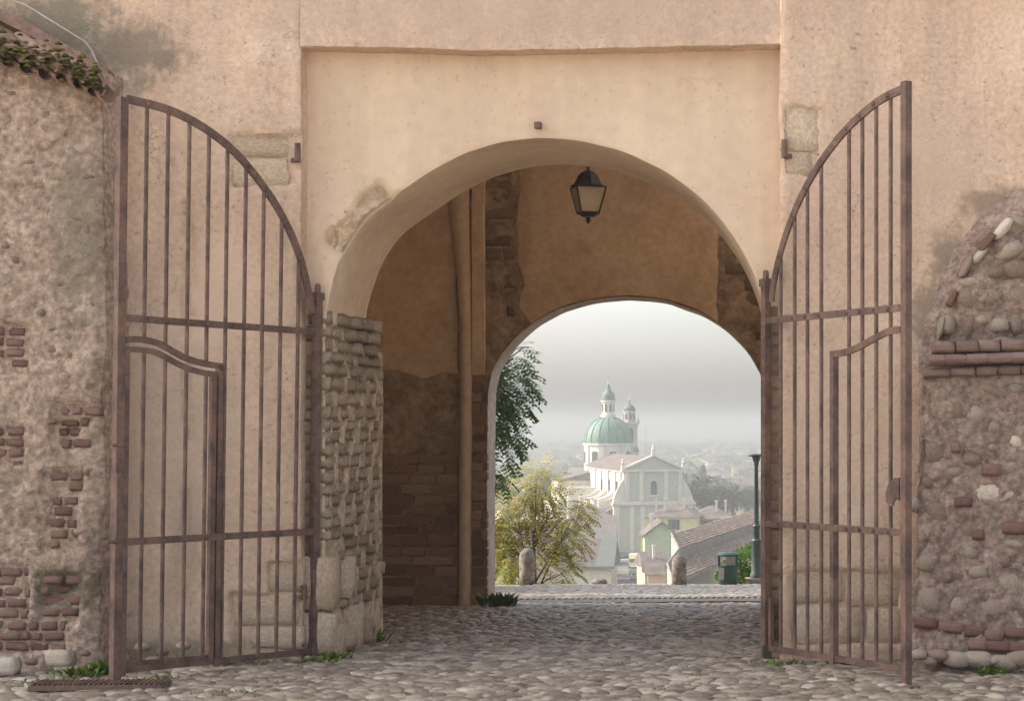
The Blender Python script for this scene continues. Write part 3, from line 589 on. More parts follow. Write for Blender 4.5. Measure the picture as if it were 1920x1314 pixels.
# ------------------------------------------------------------------ wrought-iron gate leaves
class Leaf:
    def __init__(s, name, label, hx, fx, Yh, Yf, lean):
        s.h = Vector((XA(hx, Yh), Yh, 0)); s.fr = Vector((XA(fx, Yf), Yf, 0)); s.d = (s.fr-s.h); s.w = s.d.length; s.d.normalize()
        s.n = Vector((s.d.y, -s.d.x, 0)); s.n = s.n if s.n.y < 0 else -s.n
        s.o = thing(name, label, 'gate', s.h); s.lean = lean
    def uv(s, px, py):                                   # a photo point on the leaf's own plane
        k = (px-CX)/F; u = (k*s.h.y-s.h.x)/(s.d.x-k*s.d.y); Y = s.h.y+u*s.d.y; return u, ZA(py, Y)
    def pt(s, u, z, off=0): return s.h+s.d*u+Vector((0, 0, z))+s.n*off
    def px(s, x, y, off=0): return s.pt(*s.uv(x, y), off)
    def bar(s, u0, z0, u1, z1, wd, dp, name, off=0):
        return MB().strip([s.pt(u0, z0, off), s.pt(u1, z1, off)], s.n, wd, dp).build(name, iron, s.o)
    def curve(s, pts, wd, dp, name, off=0, nn=28):
        q = [s.uv(*p) for p in pts]; out = []
        for i in range(nn+1):                            # Catmull-Rom through the measured points
            t = i/nn*(len(q)-1); k = min(int(t), len(q)-2); t -= k
            g_ = lambda j: q[max(0, min(len(q)-1, j))]
            c = [0.5*((2*g_(k)[a])+(-g_(k-1)[a]+g_(k+1)[a])*t+(2*g_(k-1)[a]-5*g_(k)[a]+4*g_(k+1)[a]-g_(k+2)[a])*t*t+(-g_(k-1)[a]+3*g_(k)[a]-3*g_(k+1)[a]+g_(k+2)[a])*t**3) for a in (0, 1)]
            out.append(s.pt(c[0], c[1], off))
        s.cv = [((p-s.h).dot(s.d), p.z) for p in out]
        return MB().strip(out, s.n, wd, dp).build(name, iron, s.o)
    def rod(s, u0, z0, u1, z1, r=.0135): return MB().tube([s.pt(u0, z0), s.pt(u1, z1)], r, 8).build('bar', iron, s.o, smooth=True, sharp=60)
def ztop(cv, u):
    c = sorted(cv); return interp(c, u)
A = Leaf('iron_gate_leaf', 'open rust-brown iron gate leaf beside the mossy coped rubble wall', 596, 226, 11.95, 10.72, 0)
W = A.w
def leaf(A, arc, hinge_top, free_top, rails, wick, uw, bars, bot, free_w, hx_top):
    W = A.w; riv = MB()
    A.curve(arc, .052, .016, 'arched_rail', .012); cv = A.cv
    hz = A.uv(*hinge_top)[1]; fz = A.uv(*free_top)[1]
    MB().strip([A.pt(0, .0), A.pt(0, hz)], A.n, .052, .05).build('hinge_stile', iron, A.o)
    MB().box(A.pt(0, hz-.03), (.07, .07, .05), Matrix.Rotation(math.atan2(A.d.y, A.d.x), 3, 'Z')).lathe([(.02, 0), (.02, .05), (.012, .06)], A.pt(0, hz), 8).build('hinge_cap', iron, A.o)
    MB().strip([A.pt(W, .0), A.pt(W, fz)], A.n, free_w, .05).build('meeting_stile', iron, A.o)
    zr = []
    for (ya, yb) in rails:
        z0, z1 = A.uv(A._hx, ya)[1], A.uv(A._fx, yb)[1]; zr.append((z0, z1))
        A.bar(.0, z0, W-.02, z1, .045, .014, 'rail', .014)
    A.bar(.0, bot[0], W, bot[1], .04, .02, 'bottom_rail', .004)
    for u in bars:
        zt_ = ztop(cv, u)
        if u > uw[0]:                                     # over the wicket: two pieces
            zw = ztop(wick[2], u); A.rod(u, zt_, u, zw+.02)
            A.rod(u, lerp(bot[0], bot[1], u/W), u, ztop(wick[3], u) if wick[3] else zw)
        else: A.rod(u, lerp(bot[0], bot[1], u/W), u, zt_)
        for z0, z1 in zr: riv.box(A.pt(u, lerp(z0, z1, u/W), .026), (.02, .02, .02))
        riv.box(A.pt(u, zt_, .024), (.022, .02, .022))
    tag(riv.build('riveting', iron, A.o), kind='stuff')
# left leaf
A._hx, A._fx = 585, 238
u_post = A.uv(414, 850)[0]
ow = A.curve([(236, 640), (265, 640), (300, 648), (345, 672), (385, 684), (424, 689)], .04, .016, 'wicket_head', .012); cw1 = A.cv
A.curve([(236, 659), (268, 659), (300, 666), (345, 689), (380, 700), (414, 704)], .036, .016, 'wicket_rail', .0); cw2 = A.cv
zp = A.uv(420, 687)[1]
A.bar(u_post, .02, u_post, zp, .036, .04, 'wicket_post'); A.bar(u_post+.048, .06, u_post+.048, zp-.07, .036, .035, 'wicket_stile'); A.bar(A.w-.048, .03, A.w-.048, A.uv(236, 655)[1], .036, .035, 'wicket_stile')
bars = [A.uv(x, 610)[0] for x in (272, 312, 352, 389, 424, 459, 493, 527, 560)]
leaf(A, [(584, 588), (576, 545), (563, 493), (543, 440), (515, 388), (480, 338), (440, 292), (400, 258), (352, 228), (300, 206), (232, 190)], (596, 548), (230, 187), [(622, 600), (996, 1019)], (0, 0, cw1, cw2), (u_post+.02,), bars, (.045, .07), .055, 0)
A.bar(u_post, .085, A.w-.03, .105, .03, .02, 'wicket_bottom_rail', -.01)
MB().tube([A.pt(A.w+.085, A.uv(228, 1018)[1], .02), A.pt(A.w-.05, A.uv(228, 1018)[1], .02)], .012, 8).build('bolt', iron, A.o)
MB().tube([A.pt(A.w+.06, A.uv(222, 838)[1], .02), A.pt(A.w-.03, A.uv(222, 838)[1], .02)], .011, 8).build('bolt', iron, A.o)
A.bar(A.w+.012, A.uv(222, 1010)[1], A.w+.012, A.uv(222, 890)[1], .03, .07, 'bolt_case')
A.o.location.x -= .035; A.o.rotation_euler = (0, R(.75), 0)      # the old leaf hangs a little out of true
# right leaf
B = Leaf('iron_gate_leaf', 'open rust-brown iron gate leaf with a lock plate, beside the battered bastion', 1436, 1699, 11.95, 10.66, 0)
B._hx, B._fx = 1446, 1694
ub = B.uv(1564, 850)[0]
B.curve([(1692, 618), (1668, 622), (1640, 636), (1610, 652), (1585, 661), (1562, 664)], .042, .018, 'wicket_head', .012); cb1 = B.cv
B.bar(ub, .05, ub, B.uv(1562, 658)[1], .04, .045, 'wicket_post')
barsB = [B.uv(x, 800)[0] for x in (1464, 1490, 1514, 1540, 1592, 1617, 1643, 1670)]
leaf(B, [(1450, 566), (1452, 540), (1462, 490), (1480, 430), (1507, 365), (1545, 300), (1590, 243), (1635, 202), (1665, 182), (1695, 168)], (1440, 522), (1700, 153), [(601, 577), (981, 998)], (0, 0, cb1, None), (ub+.01,), barsB, (.07, .10), .05, 0)
lp = [B.uv(x, y) for x, y in ((1692, 895), (1684, 895), (1672, 908), (1667, 925), (1668, 940), (1674, 948), (1681, 948), (1681, 941), (1686, 935), (1692, 938))]
v = [B.pt(u, z, .03) for u, z in lp]+[B.pt(u, z, .018) for u, z in lp]; n = len(lp)
MB().add(v, [tuple(range(n)), tuple(reversed(range(n, 2*n)))]+[(i, n+i, n+(i+1) % n, (i+1) % n) for i in range(n)]).build('lock_plate', iron, B.o)
MB().box(B.pt(.02, .045), (.06, .07, .09)).build('pivot_shoe', dark_iron, B.o)
B.bar(.05, .05, .05, .42, .03, .03, 'drop_bolt', -.01)
# ------------------------------------------------------------------ lantern in the passage
lc = P(1103, 350, 15.9); ln = thing('hanging_lantern', 'black iron hanging lantern with pale frosted panes in the passage', 'lantern', lc)
k = 15.9/F; ph = R(18)+math.pi/4
b = MB(); zt_ = lc.z
b.lathe([(.165, -.01), (.17, .0), (.135, .02), (.118, .05), (.112, .055), (.10, .09), (.07, .125), (.03, .145), (.02, .15), (.012, .165), (.012, .175)], lc, 8, ph); b.build('cap', dark_iron, ln)
MB().tube([lc+Vector((math.cos(t)*.022, 0, .195+math.sin(t)*.022)) for t in [i*math.pi/6 for i in range(13)]], .006, 6).build('ring', dark_iron, ln)
MB().tube([lc+Vector((0, 0, .21)), lc+Vector((0, 0, 1.45))], .006, 6).build('suspension_rod', dark_iron, ln)
glass = mat('lantern_glass', [(.42, .36, .25), (.52, .46, .34)], 4, .35, .1, 20, .003, .1, spec=.5)
ra, rb_ = .195, .118
for i in range(4):
    a0, a1 = ph+i*math.pi/2, ph+(i+1)*math.pi/2
    ta, tb_ = [lc+Vector((math.cos(a)*ra, math.sin(a)*ra, -.012)) for a in (a0, a1)]; ba, bb_ = [lc+Vector((math.cos(a)*rb_, math.sin(a)*rb_, -.245)) for a in (a0, a1)]
    inn = Vector((math.cos((a0+a1)/2), math.sin((a0+a1)/2), 0))*.006
    MB().add([ta-inn, tb_-inn, bb_-inn, ba-inn, ta-inn*2, tb_-inn*2, bb_-inn*2, ba-inn*2], [(0, 1, 2, 3), (7, 6, 5, 4), (0, 4, 5, 1), (1, 5, 6, 2), (2, 6, 7, 3), (3, 7, 4, 0)]).build('pane', glass, ln)
    MB().tube([ta, ba], .009, 6).tube([ta, tb_], .008, 6).tube([ba, bb_], .009, 6).build('frame_bar', dark_iron, ln)
MB().lathe([(.118, -.245), (.10, -.255), (.06, -.28), (.018, -.285), (.018, -.30), (.026, -.312), (.012, -.335), (.004, -.345)], lc, 8, ph).build('finial', dark_iron, ln)
# ------------------------------------------------------------------ small things on the ground
def weed(px, py, Y, n, h, label, grp, spread=.08):
    c = P(px, py, Y); b = MB()
    for i in range(n):
        b.tint = rnd.random(); a = rnd.uniform(0, 6.28); p = Vector((c.x+rnd.gauss(0, spread), c.y+rnd.gauss(0, spread*.5), 0)); p.z = ground_h(p.x, p.y)-.01
        l = h*rnd.uniform(.5, 1.2); d = Vector((math.cos(a)*.6, math.sin(a)*.6, rnd.uniform(.4, 1.2))).normalized(); w_ = d.cross(Vector((0, 0, 1))).normalized()*l*rnd.uniform(.09, .2)
        m_ = p+d*l*.55; t_ = p+d*l+Vector((0, 0, -l*.12)); b.add([p, m_+w_, t_, m_-w_], [(0, 1, 2, 3)])
    o = b.build('weed', grass_m, fix=False); tag(o, label, 'weed', grp, 'stuff' if grp else None)
for i, (px, py, Y, n, h, sp) in enumerate(((185, 1225, 11.2, 90, .13, .05), (150, 1240, 11.1, 70, .10, .05), (265, 1228, 11.5, 70, .08, .1), (350, 1230, 11.6, 80, .09, .14), (410, 1236, 11.7, 60, .08, .1), (455, 1243, 11.6, 50, .06, .1), (585, 1248, 11.7, 70, .07, .06), (632, 1238, 11.85, 60, .08, .04), (1468, 1222, 11.6, 60, .06, .1), (1578, 1218, 11.6, 60, .09, .05), (1858, 1238, 11.1, 60, .08, .04), (1690, 1222, 11.5, 40, .06, .05), (90, 1262, 10.75, 70, .06, .12), (300, 1262, 10.9, 60, .05, .12), (430, 1290, 10.3, 40, .04, .1))):
    weed(px, py, Y, n, h, 'low green weeds at the foot of the walls and gates', 'weeds at the foot of the walls', sp)
for px, py, Y in ((560, 1275, 10.8), (880, 1250, 11.3), (1240, 1290, 10.5), (1500, 1270, 10.7), (760, 1300, 10.3), (1150, 1240, 11.6), (1700, 1285, 10.5)): weed(px, py, Y, 26, .03, 'tiny grass tuft in the joints of the cobbles', 'grass tufts in the cobbles', .06)
weed(698, 1205, 13.0, 60, .15, 'bright green fern-like weed at the foot of the brick jamb', None, .035)
weed(936, 1133, 18.1, 110, .2, 'leafy weed at the corner of the inner arch', None, .07)
def loose(px, py, Y, wpx, hpx, label, grp=None, m=None):
    c = P(px, py, Y); k = Y/F; o = inst('loose_stone', (m or psb)[len(grp or '') % 5], None, None, (c.x, Y, max(c.z, hpx*k*.4)), (0, rnd.uniform(-.05, .05), rnd.uniform(-.2, .2)), (wpx*k, wpx*k*.6, hpx*k)); tag(o, label, 'stone', grp)
loose(113, 1233, 11.3, 48, 30, 'pale squared stone block lying under the brick wall'); loose(2, 1252, 11.2, 62, 32, 'pale squared stone at the wall foot, cut by the picture edge' if False else 'pale long stone lying under the lowest brick courses')
for px, py, wd in ((215, 1206, 24), (270, 1212, 34), (305, 1222, 26), (345, 1210, 30), (385, 1218, 22), (430, 1236, 28), (470, 1236, 18), (557, 1237, 24), (578, 1232, 14), (232, 1235, 40), (290, 1240, 36), (60, 1240, 26), (160, 1224, 24)):
    loose(px, py, 11.55 if px > 200 else 11.25, wd, wd*.6, 'small grey stone at the foot of the wall behind the gate', 'small stones along the wall foot', fs_)
pl = thing('drain_plate', 'dark ribbed iron drain plate in the cobbles under the gate stile', 'drain cover', (-4.0, 10.6, 0))
p0, p1 = Vector((-4.30, 10.62, .03)), Vector((-3.62, 10.56, .03))
MB().box((p0+p1)/2-Vector((0, 0, .02)), (.80, .22, .03), Matrix.Rotation(.05, 3, 'Z')).build('plate', iron, pl)
for i in range(26): MB().box((p0+p1)/2+Vector((-.38+i*.0305, -.38*.05+i*.0015, .001)), (.012, .2, .012), Matrix.Rotation(.05, 3, 'Z')).build('rib', iron, pl)
# drain channel across the way behind the inner arch
gr = thing('drain_channel', 'slotted drain channel crossing the paving behind the inner arch', 'drain', (-1.4, 20.4, zg(20.4)))
ga, gb = Vector((XA(936, 19.85), 19.85, 0)), Vector((XA(1470, 21.0), 21.0, 0)); d = (gb-ga).normalized(); nn_ = Vector((-d.y, d.x, 0))
gm = mat('drain_concrete', [(.27, .25, .22), (.34, .315, .28)], 6, .9, .4, 30, .006, .2); slot = mat('slot', [(.015, .014, .012)], 3, .9, 0, fine=False)
def on(p, h): q = Vector(p); q.z = ground_h(q.x, q.y)+h; return q
sb_ = MB().strip([on(ga+d*(gb-ga).length*i/12-nn_*.16, .012) for i in range(13)], (0, 0, 1), .34, .02).build('concrete_strip', mat('strip_concrete', [(.15, .135, .115), (.20, .18, .155)], 4, .9, .5, 30, .008, .2), gr)
L_ = (gb-ga).length
MB().strip([on(ga+d*L_*i/12+nn_*.10, .022) for i in range(13)], (0, 0, 1), .2, .03).build('channel_edge', gm, gr)
for i in range(46): c = on(ga+d*(L_*(i+.5)/46)+nn_*.10, .0395); MB().box(c, (.034, .17, .006), Matrix.Rotation(math.atan2(d.y, d.x)-.5, 3, 'Z')).build('slot', slot, gr)
# ------------------------------------------------------------------ terrace furniture
stone_g = mat('bollard_stone', [(.10, .085, .07), (.19, .165, .14), (.26, .23, .195)], 7, .9, .8, 30, .012, .35)
def bollard(px, y0, y1, wpx, Y, label):
    c = P(px, y1, Y); k = Y/F; h = (y1-y0)*k; r = wpx*k/2; zb = ground_h(c.x, c.y)-.05; H = c.z+h-zb
    b = MB().lathe([(r*1.06, 0), (r*1.02, H*.3), (r, H*.72), (r*.93, H*.83), (r*.75, H*.92), (r*.45, H*.98), (r*.1, H)], (c.x, c.y, zb), 18)
    for i, v in enumerate(b.v): b.v[i] = v+Vector((1, 1, .3))*(.02*n3(v.x, v.y, v.z, 5))
    tag(b.build('stone_bollard', stone_g, smooth=True), label, 'bollard', 'stone bollards along the terrace edge')
bollard(988.5, 1027, 1096, 29, 39.4, 'round-topped stone bollard in front of the yellowing tree'); bollard(1273, 1040, 1101, 27, 38.6, 'round-topped stone bollard in front of the long tiled roof')
green_iron = mat('green_iron', [(.028, .045, .042), (.045, .065, .06)], 6, .5, .2, 40, .003, .15, spec=.4)
bin_green = mat('bin_plastic', [(.012, .045, .036), (.02, .06, .048)], 5, .5, .1, 40, .003, .1, spec=.4)
c = P(1365, 1097, 39.0); zb = ground_h(c.x, c.y); bn = thing('litter_bin', 'dark green litter bin with a hooded opening on the terrace', 'bin', (c.x, c.y, zb))
MB().lathe([(.2, .0), (.225, .04), (.225, .42), (.235, .43), (.235, .46)], (c.x, c.y, zb), 18).build('body', bin_green, bn, smooth=True, sharp=40)
for s_ in (-1, 1): MB().box((c.x+s_*.2, c.y, zb+.56), (.05, .3, .24)).build('hood_post', bin_green, bn)
MB().lathe([(.24, .66), (.25, .67), (.25, .70), (.20, .735), (.05, .75)], (c.x, c.y, zb), 18).build('hood', bin_green, bn, smooth=True, sharp=40)
MB().box((c.x+.06, c.y-.1, zb+.56), (.2, .02, .19)).build('hood_panel', mat('bin_panel', [(.30, .29, .25), (.34, .33, .29)], 5, .6, 0), bn)
MB().box((c.x-.15, c.y-.2, zb+.27), (.13, .02, .25)).build('notice', MATS['bin_panel'], bn)
c = P(1418, 1092, 40.0); zb = ground_h(c.x, c.y); lp_ = thing('lamp_post', 'dark green cast-iron lamp post with a flat disc head', 'lamp post', (c.x, c.y, zb)); k = 40/F
MB().box((c.x, c.y, zb+.05), (.52, .5, .2)).build('plinth', stone_g, lp_)
MB().lathe([(.15, .14), (.15, .2), (.125, .28), (.115, .3), (.105, .95), (.12, .98), (.12, 1.02), (.085, 1.06), (.075, 1.3), (.09, 1.33), (.09, 1.36), (.058, 1.4), (.045, 2.75), (.06, 2.78), (.06, 2.84)], (c.x, c.y, zb), 14).build('column', green_iron, lp_, smooth=True, sharp=35)
MB().lathe([(.06, 2.84), (.075, 2.86), (.10, 2.96), (.20, 2.985), (.21, 3.0), (.205, 3.02), (.05, 3.04)], (c.x, c.y, zb), 18).build('lamp_head', green_iron, lp_, smooth=True, sharp=35)
c = P(1124, 1093, 39.6); o = inst('edge_boulder', with_mat(ST, stone_g)[1], None, None, (c.x, 39.6, ground_h(c.x, 39.6)+.06), (0, 0, .2), (.36, .3, .2)); tag(o, 'low grey boulder on the terrace edge above the street', 'boulder')
# ------------------------------------------------------------------ trees near the terrace
bark = mat('bark', [(.08, .062, .045), (.14, .11, .08)], 8, .95, .9, 30, .015, .3)
leaf_dark = mat('leaf_dark', [(.045, .11, .03), (.09, .18, .045), (.16, .26, .07)], 3, .5, 0, tint=.7, fine=False, spec=.35, leafy=.35)
leaf_yel = mat('leaf_yellow', [(.19, .24, .045), (.36, .35, .06), (.48, .41, .08), (.38, .24, .06)], 3, .6, 0, tint=.8, fine=False, spec=.3, leafy=.4)
leaf_lo = mat('leaf_shrub', [(.05, .12, .02), (.09, .18, .03), (.14, .22, .045)], 3, .6, 0, tint=.7, fine=False, spec=.3, leafy=.35)
leaf_far = mat('leaf_far', [(.045, .065, .025), (.08, .095, .035), (.13, .12, .045)], .5, .8, 0, tint=.6, fine=False)
def leaflet(b, p, d, l, wd, up):
    s = d.cross(up); s = s.normalized() if s.length > 1e-3 else Vector((1, 0, 0)); m_ = p+d*l*.45
    b.add([p, m_+s*wd/2-up*wd*.12, p+d*l, m_-s*wd/2-up*wd*.12], [(0, 1, 2, 3)])
def compound(b, p, d, l, lf, wd, pairs):
    """a feathered leaf: a drooping stalk with leaflets either side"""
    q = Vector(p); s = d.cross(Vector((0, 0, 1))); s = s.normalized() if s.length > 1e-3 else Vector((1, 0, 0)); t0 = rnd.random()
    for i in range(pairs):
        d = (d+Vector((0, 0, -.16))).normalized(); q = q+d*(l/pairs); b.tint = (t0+rnd.uniform(-.08, .08)) % 1
        for sg in (-1, 1):
            e = (s*sg+d*.55+Vector((0, 0, -.25+rnd.uniform(-.15, .15)))).normalized(); leaflet(b, q, e, lf*rnd.uniform(.8, 1.2), wd, Vector((0, 0, 1)))
def tree(name, label, base, blobs, nleaf, leaf, m, group=None, limb_r=.06, cat='tree', trunk_top=None, shade=None):
    t = thing(name, label, cat, base, 0, group); tr = MB(); base = Vector(base); top = Vector(trunk_top) if trunk_top else sum((Vector(b_[0]) for b_ in blobs), Vector())/len(blobs)
    mid = (base+top)/2+Vector((rnd.uniform(-.1, .1), 0, 0)); tr.tube([base, mid, top], [limb_r*1.6, limb_r*1.2, limb_r*.8], 8)
    for c_, rr in blobs:
        c_ = Vector(c_); st = base.lerp(top, rnd.uniform(.45, .95)); tr.tube([st, st.lerp(c_, .5)+Vector((0, 0, .15*rr[2])), c_], [limb_r*.6, limb_r*.4, limb_r*.15], 6)
        for _ in range(5):
            e = c_+Vector([rnd.uniform(-.8, .8)*rr[i] for i in range(3)]); tr.tube([c_.lerp(st, .3), e], [limb_r*.22, limb_r*.07], 5)
    tr.build('trunk', bark, t, smooth=True)
    cr = MB(); vol = [rr[0]*rr[1]*rr[2] for _, rr in blobs]; tot = sum(v**.5 for v in vol)
    for (c_, rr), vv in zip(blobs, vol):
        for _ in range(int(nleaf*vv**.5/tot)):
            d = Vector((rnd.gauss(0, 1), rnd.gauss(0, 1), rnd.gauss(0, 1))).normalized(); f_ = rnd.random()**.45
            p = Vector(c_)+Vector([d[i]*rr[i]*f_ for i in range(3)])
            if n3(p.x, p.y, p.z, 1.6/max(rr)) < -.05: continue
            leaf(cr, p, d)
    cr.build('crown', m, t, fix=False); return t
def lf_dark(b, p, d): compound(b, p, (d+Vector((rnd.uniform(-.5, .5), 0, -.3))).normalized(), .34, .15, .06, 4)
def lf_yel(b, p, d): compound(b, p, (d+Vector((0, 0, .1))).normalized(), .38, .125, .045, 5)
def pb(px, py, Y, rx, ry, rz): return (tuple(P(px, py, Y)), (rx, ry, rz))
tree('leafy_tree', 'dark green tree hanging past the inner arch with long drooping leaves', (-7.4, 37, zg(37)), [pb(962, 672, 36, .30, .5, .30), pb(950, 718, 36, .50, .6, .42), pb(965, 745, 36, .36, .5, .34), pb(945, 770, 36, .5, .6, .5), pb(950, 815, 36, .34, .5, .3), pb(936, 850, 36, .3, .5, .42), pb(938, 895, 36, .2, .4, .2), pb(880, 740, 36.4, .9, 1.4, 1.3), pb(820, 680, 37, 1.4, 1.8, 1.6), pb(740, 600, 37.4, 1.8, 2, 1.7), pb(690, 760, 37, 1.4, 1.6, 1.4), pb(830, 560, 37, 1.2, 1.5, 1.2)], 5200, lf_dark, leaf_dark, None, .14, 'tree', (-7.2, 37, 4))
tree('sumac_tree', 'yellowing feathery-leaved tree growing below the terrace edge', (P(1000, 1095, 42).x, 42, -4.6), [pb(1005, 905, 42, .7, .7, .45), pb(965, 945, 42, .9, .8, .6), pb(1040, 950, 42, .75, .7, .55), pb(1010, 985, 42, 1.0, .9, .6), pb(955, 1010, 42, .8, .8, .6), pb(1058, 1008, 41.8, .55, .6, .35), pb(1075, 968, 41.6, .35, .5, .25), pb(1000, 1050, 41.5, .9, .7, .5), pb(950, 1060, 41.6, .7, .7, .5), pb(1045, 1075, 41.3, .55, .5, .35), pb(900, 980, 42.5, .9, .9, .8)], 3000, lf_yel, leaf_yel, None, .045)
tree('round_shrub', 'dense green shrub behind the litter bin and lamp post', (P(1400, 1090, 41.5).x, 41.5, -2.6), [pb(1400, 1050, 41.2, .42, .4, .36), pb(1378, 1070, 41.1, .34, .35, .3), pb(1425, 1045, 41.3, .5, .45, .42), pb(1405, 1085, 41.0, .5, .4, .3), pb(1360, 1085, 41, .25, .3, .2), pb(1470, 1050, 41.5, .6, .5, .5)], 7000, lambda b, p, d: (setattr(b, 'tint', rnd.random()), leaflet(b, p, (d+Vector((rnd.uniform(-.6, .6), rnd.uniform(-.6, .6), rnd.uniform(-.2, .8)))).normalized(), .10, .05, Vector((rnd.uniform(-.5, .5), rnd.uniform(-.5, .5), 1)).normalized())), leaf_lo, None, .04, 'shrub')
def simple_leaf(sz):
    def f(b, p, d): b.tint = rnd.random(); leaflet(b, p, (d+Vector((rnd.uniform(-.8, .8), rnd.uniform(-.8, .8), rnd.uniform(-.8, .8)))).normalized(), sz*rnd.uniform(.7, 1.3), sz*.6, Vector((rnd.uniform(-1, 1), rnd.uniform(-1, 1), 1)).normalized())
    return f
for i, (x, y) in enumerate(((-11.5, 24), (-11, 29.5), (-12, 35))):     # unseen trees added to keep the terrace in shade
    z0 = zg(y); bl = [((x+rnd.uniform(-2, 2), y+rnd.uniform(-2, 2), z0+rnd.uniform(4.5, 9.5)), (2.2, 2.2, 1.7)) for _ in range(8)]
    tree('added_shade_tree', 'unseen broad leafy tree added behind the gatehouse wall to shade the terrace', (x, y, z0), bl, 8000, simple_leaf(.5), leaf_dark, 'unseen trees added to shade the terrace', .2, 'tree', (x, y, z0+6))
# ------------------------------------------------------------------ hillside, street, plain
TZ = [(40, -2.1), (40.6, -2.6), (43, -4.6), (60, -9), (100, -13), (150, -16.5), (200, -22), (255, -27.4), (300, -28.3), (400, -28.9), (700, -29.5), (6000, -30)]
def tz(Y): return interp(TZ, Y)
hill = mat('hillside', [(.07, .085, .03), (.12, .125, .045), (.18, .16, .07)], .15, .95, .5, 3, .1, .3)
ty = [40.2, 40.6, 41.5, 43, 46, 52, 60, 75, 90, 110, 130, 150, 175, 200, 230, 255, 280, 300, 350, 400, 500, 700, 1000, 1500, 2300, 3300, 4200]
tx = [-2400, -1200, -600, -300, -150, -80, -45, -25, -10, 0, 10, 25, 45, 80, 150, 300, 600, 1200, 2400]
t_ = MB().grid(lambda u, v: (lambda x, y: Vector((x, y, tz(y)+(.4*n3(x, y, 0, .05) if y > 45 else 0))))(tx[round(u*18)], ty[round(v*26)]), 18, 26)
tag(t_.build('hillside', hill, smooth=True), kind='structure')
asphalt = mat('asphalt', [(.10, .097, .092), (.15, .145, .135)], .6, .9, .2, 8, .01, .15)
st = MB().grid(lambda u, v: (lambda y: Vector((lerp(P(1150, 0, 330).x*y/330, P(1203, 0, 330).x*y/330, u)+lerp(-.5, .5, u), y, tz(y)+.45)))(lerp(296, 399, v)), 2, 10); tag(st.build('street', asphalt), kind='structure')
sq = MB().grid(lambda u, v: Vector((lerp(-44, -2, u), lerp(388, 400.5, v), tz(395)+.5)), 2, 2); tag(sq.build('church_square', mat('paving', [(.30, .28, .25), (.36, .34, .30)], .5, .9, .2, 5, .01, .1)), kind='structure')
# ------------------------------------------------------------------ the church
roof_t = mat('roof_tiles', [(.095, .075, .064), (.135, .105, .09), (.175, .138, .118)], .6, .9, .5, 3.2, .05, .25)
roof_g = mat('roof_grey', [(.15, .13, .115), (.21, .185, .165)], .5, .9, .5, 3, .05, .2)
white_w = mat('church_white', [(.60, .56, .49), (.68, .64, .57)], .3, .9, .2, 3, .01, .08)
green_w = mat('church_green', [(.38, .40, .335), (.43, .45, .38)], .3, .9, .2, 3, .01, .08)
trim_w = mat('church_trim', [(.55, .50, .43), (.62, .57, .50)], .3, .9, .2, 3, .01, .08)
copper = mat('copper', [(.085, .175, .13), (.125, .22, .165), (.17, .245, .19)], .35, .6, .2, 3, .02, .15, spec=.3)
copper_d = mat('copper_rib', [(.09, .13, .10), (.13, .17, .135)], .5, .6, 0)
dark_glass = mat('far_window', [(.05, .055, .055), (.08, .085, .08)], .5, .4, 0, spec=.5)
gold = mat('gilt', [(.5, .38, .15), (.6, .46, .2)], 1, .4, 0, metal=.6)
ch = thing('church', 'large pale church with a green copper dome and a classical gable front', 'church', (P(1226, 0, 400).x, 400, tz(400)+.3), R(15))
def cb_(name, m, fn, parent=ch, smooth=False, sharp=None): b = MB(); fn(b); return b.build(name, m, parent, smooth, local=True, sharp=sharp)
W1, W2, HL, HP, HA = 7.0, 9.5, 12.2, 20.1, 23.4
cb_('facade_lower', green_w, lambda b: b.box((0, .6, HL/2), (2*W2, 1.2, HL)))
cb_('facade_upper', green_w, lambda b: b.box((0, .7, (HL+HP)/2+.3), (2*W1, 1.0, HP-HL-.6)))
cb_('cornice', trim_w, lambda b: (b.box((0, .3, HL+.15), (2*W2+.8, 2.0, .5)), b.box((0, .35, HL+.55), (2*W2+.3, 1.7, .3))))
for s_ in (-1, 1):
    pts = [(W1, HL+.7)]+[(W1+(W2-W1)*math.cos(t)**1.6*1.02, HL+.7+5.2*math.sin(t)**1.6) for t in [i*math.pi/2/9 for i in range(10)]]
    cb_('volute', trim_w, lambda b: b.prism([(s_*x, z) for x, z in pts], .35, 1.1))
cb_('pediment', green_w, lambda b: b.prism([(-W1-.3, HP), (W1+.3, HP), (0, HA-.3)], .4, 1.2))
cb_('raking_cornice', trim_w, lambda b: (b.beam((-W1-.7, .6, HP+.1), (0, .6, HA+.1), .45, 1.4, Vector((0, 0, 1))), b.beam((W1+.7, .6, HP+.1), (0, .6, HA+.1), .45, 1.4), b.box((0, .5, HP-.1), (2*W1+1.2, 1.5, .45))))
for x in (-W1+.7, -W1*.42, W1*.42, W1-.7): cb_('pilaster', trim_w, lambda b: b.box((x, .1, (HL+HP)/2+.3), (.95, .4, HP-HL-1)))
for x in (-W2+.8, -W2*.55, -W2*.28, W2*.28, W2*.55, W2-.8): cb_('pilaster', trim_w, lambda b: b.box((x, -.08, HL/2), (1.0, .4, HL-.6)))
wn = cb_('window', dark_glass, lambda b: b.prism([(-.7, HL+2.2), (.7, HL+2.2), (.7, HL+4.8)]+[(.7*math.cos(t), HL+4.8+.7*math.sin(t)) for t in [i*math.pi/8 for i in range(1, 8)]]+[(-.7, HL+4.8)], .1, .5))
cb_('sill', trim_w, lambda b: b.box((0, 0, HL+2.0), (2.0, .6, .3)), wn)
cb_('door', dark_glass, lambda b: b.box((0, -.1, 2.2), (2.6, .3, 4.4)))
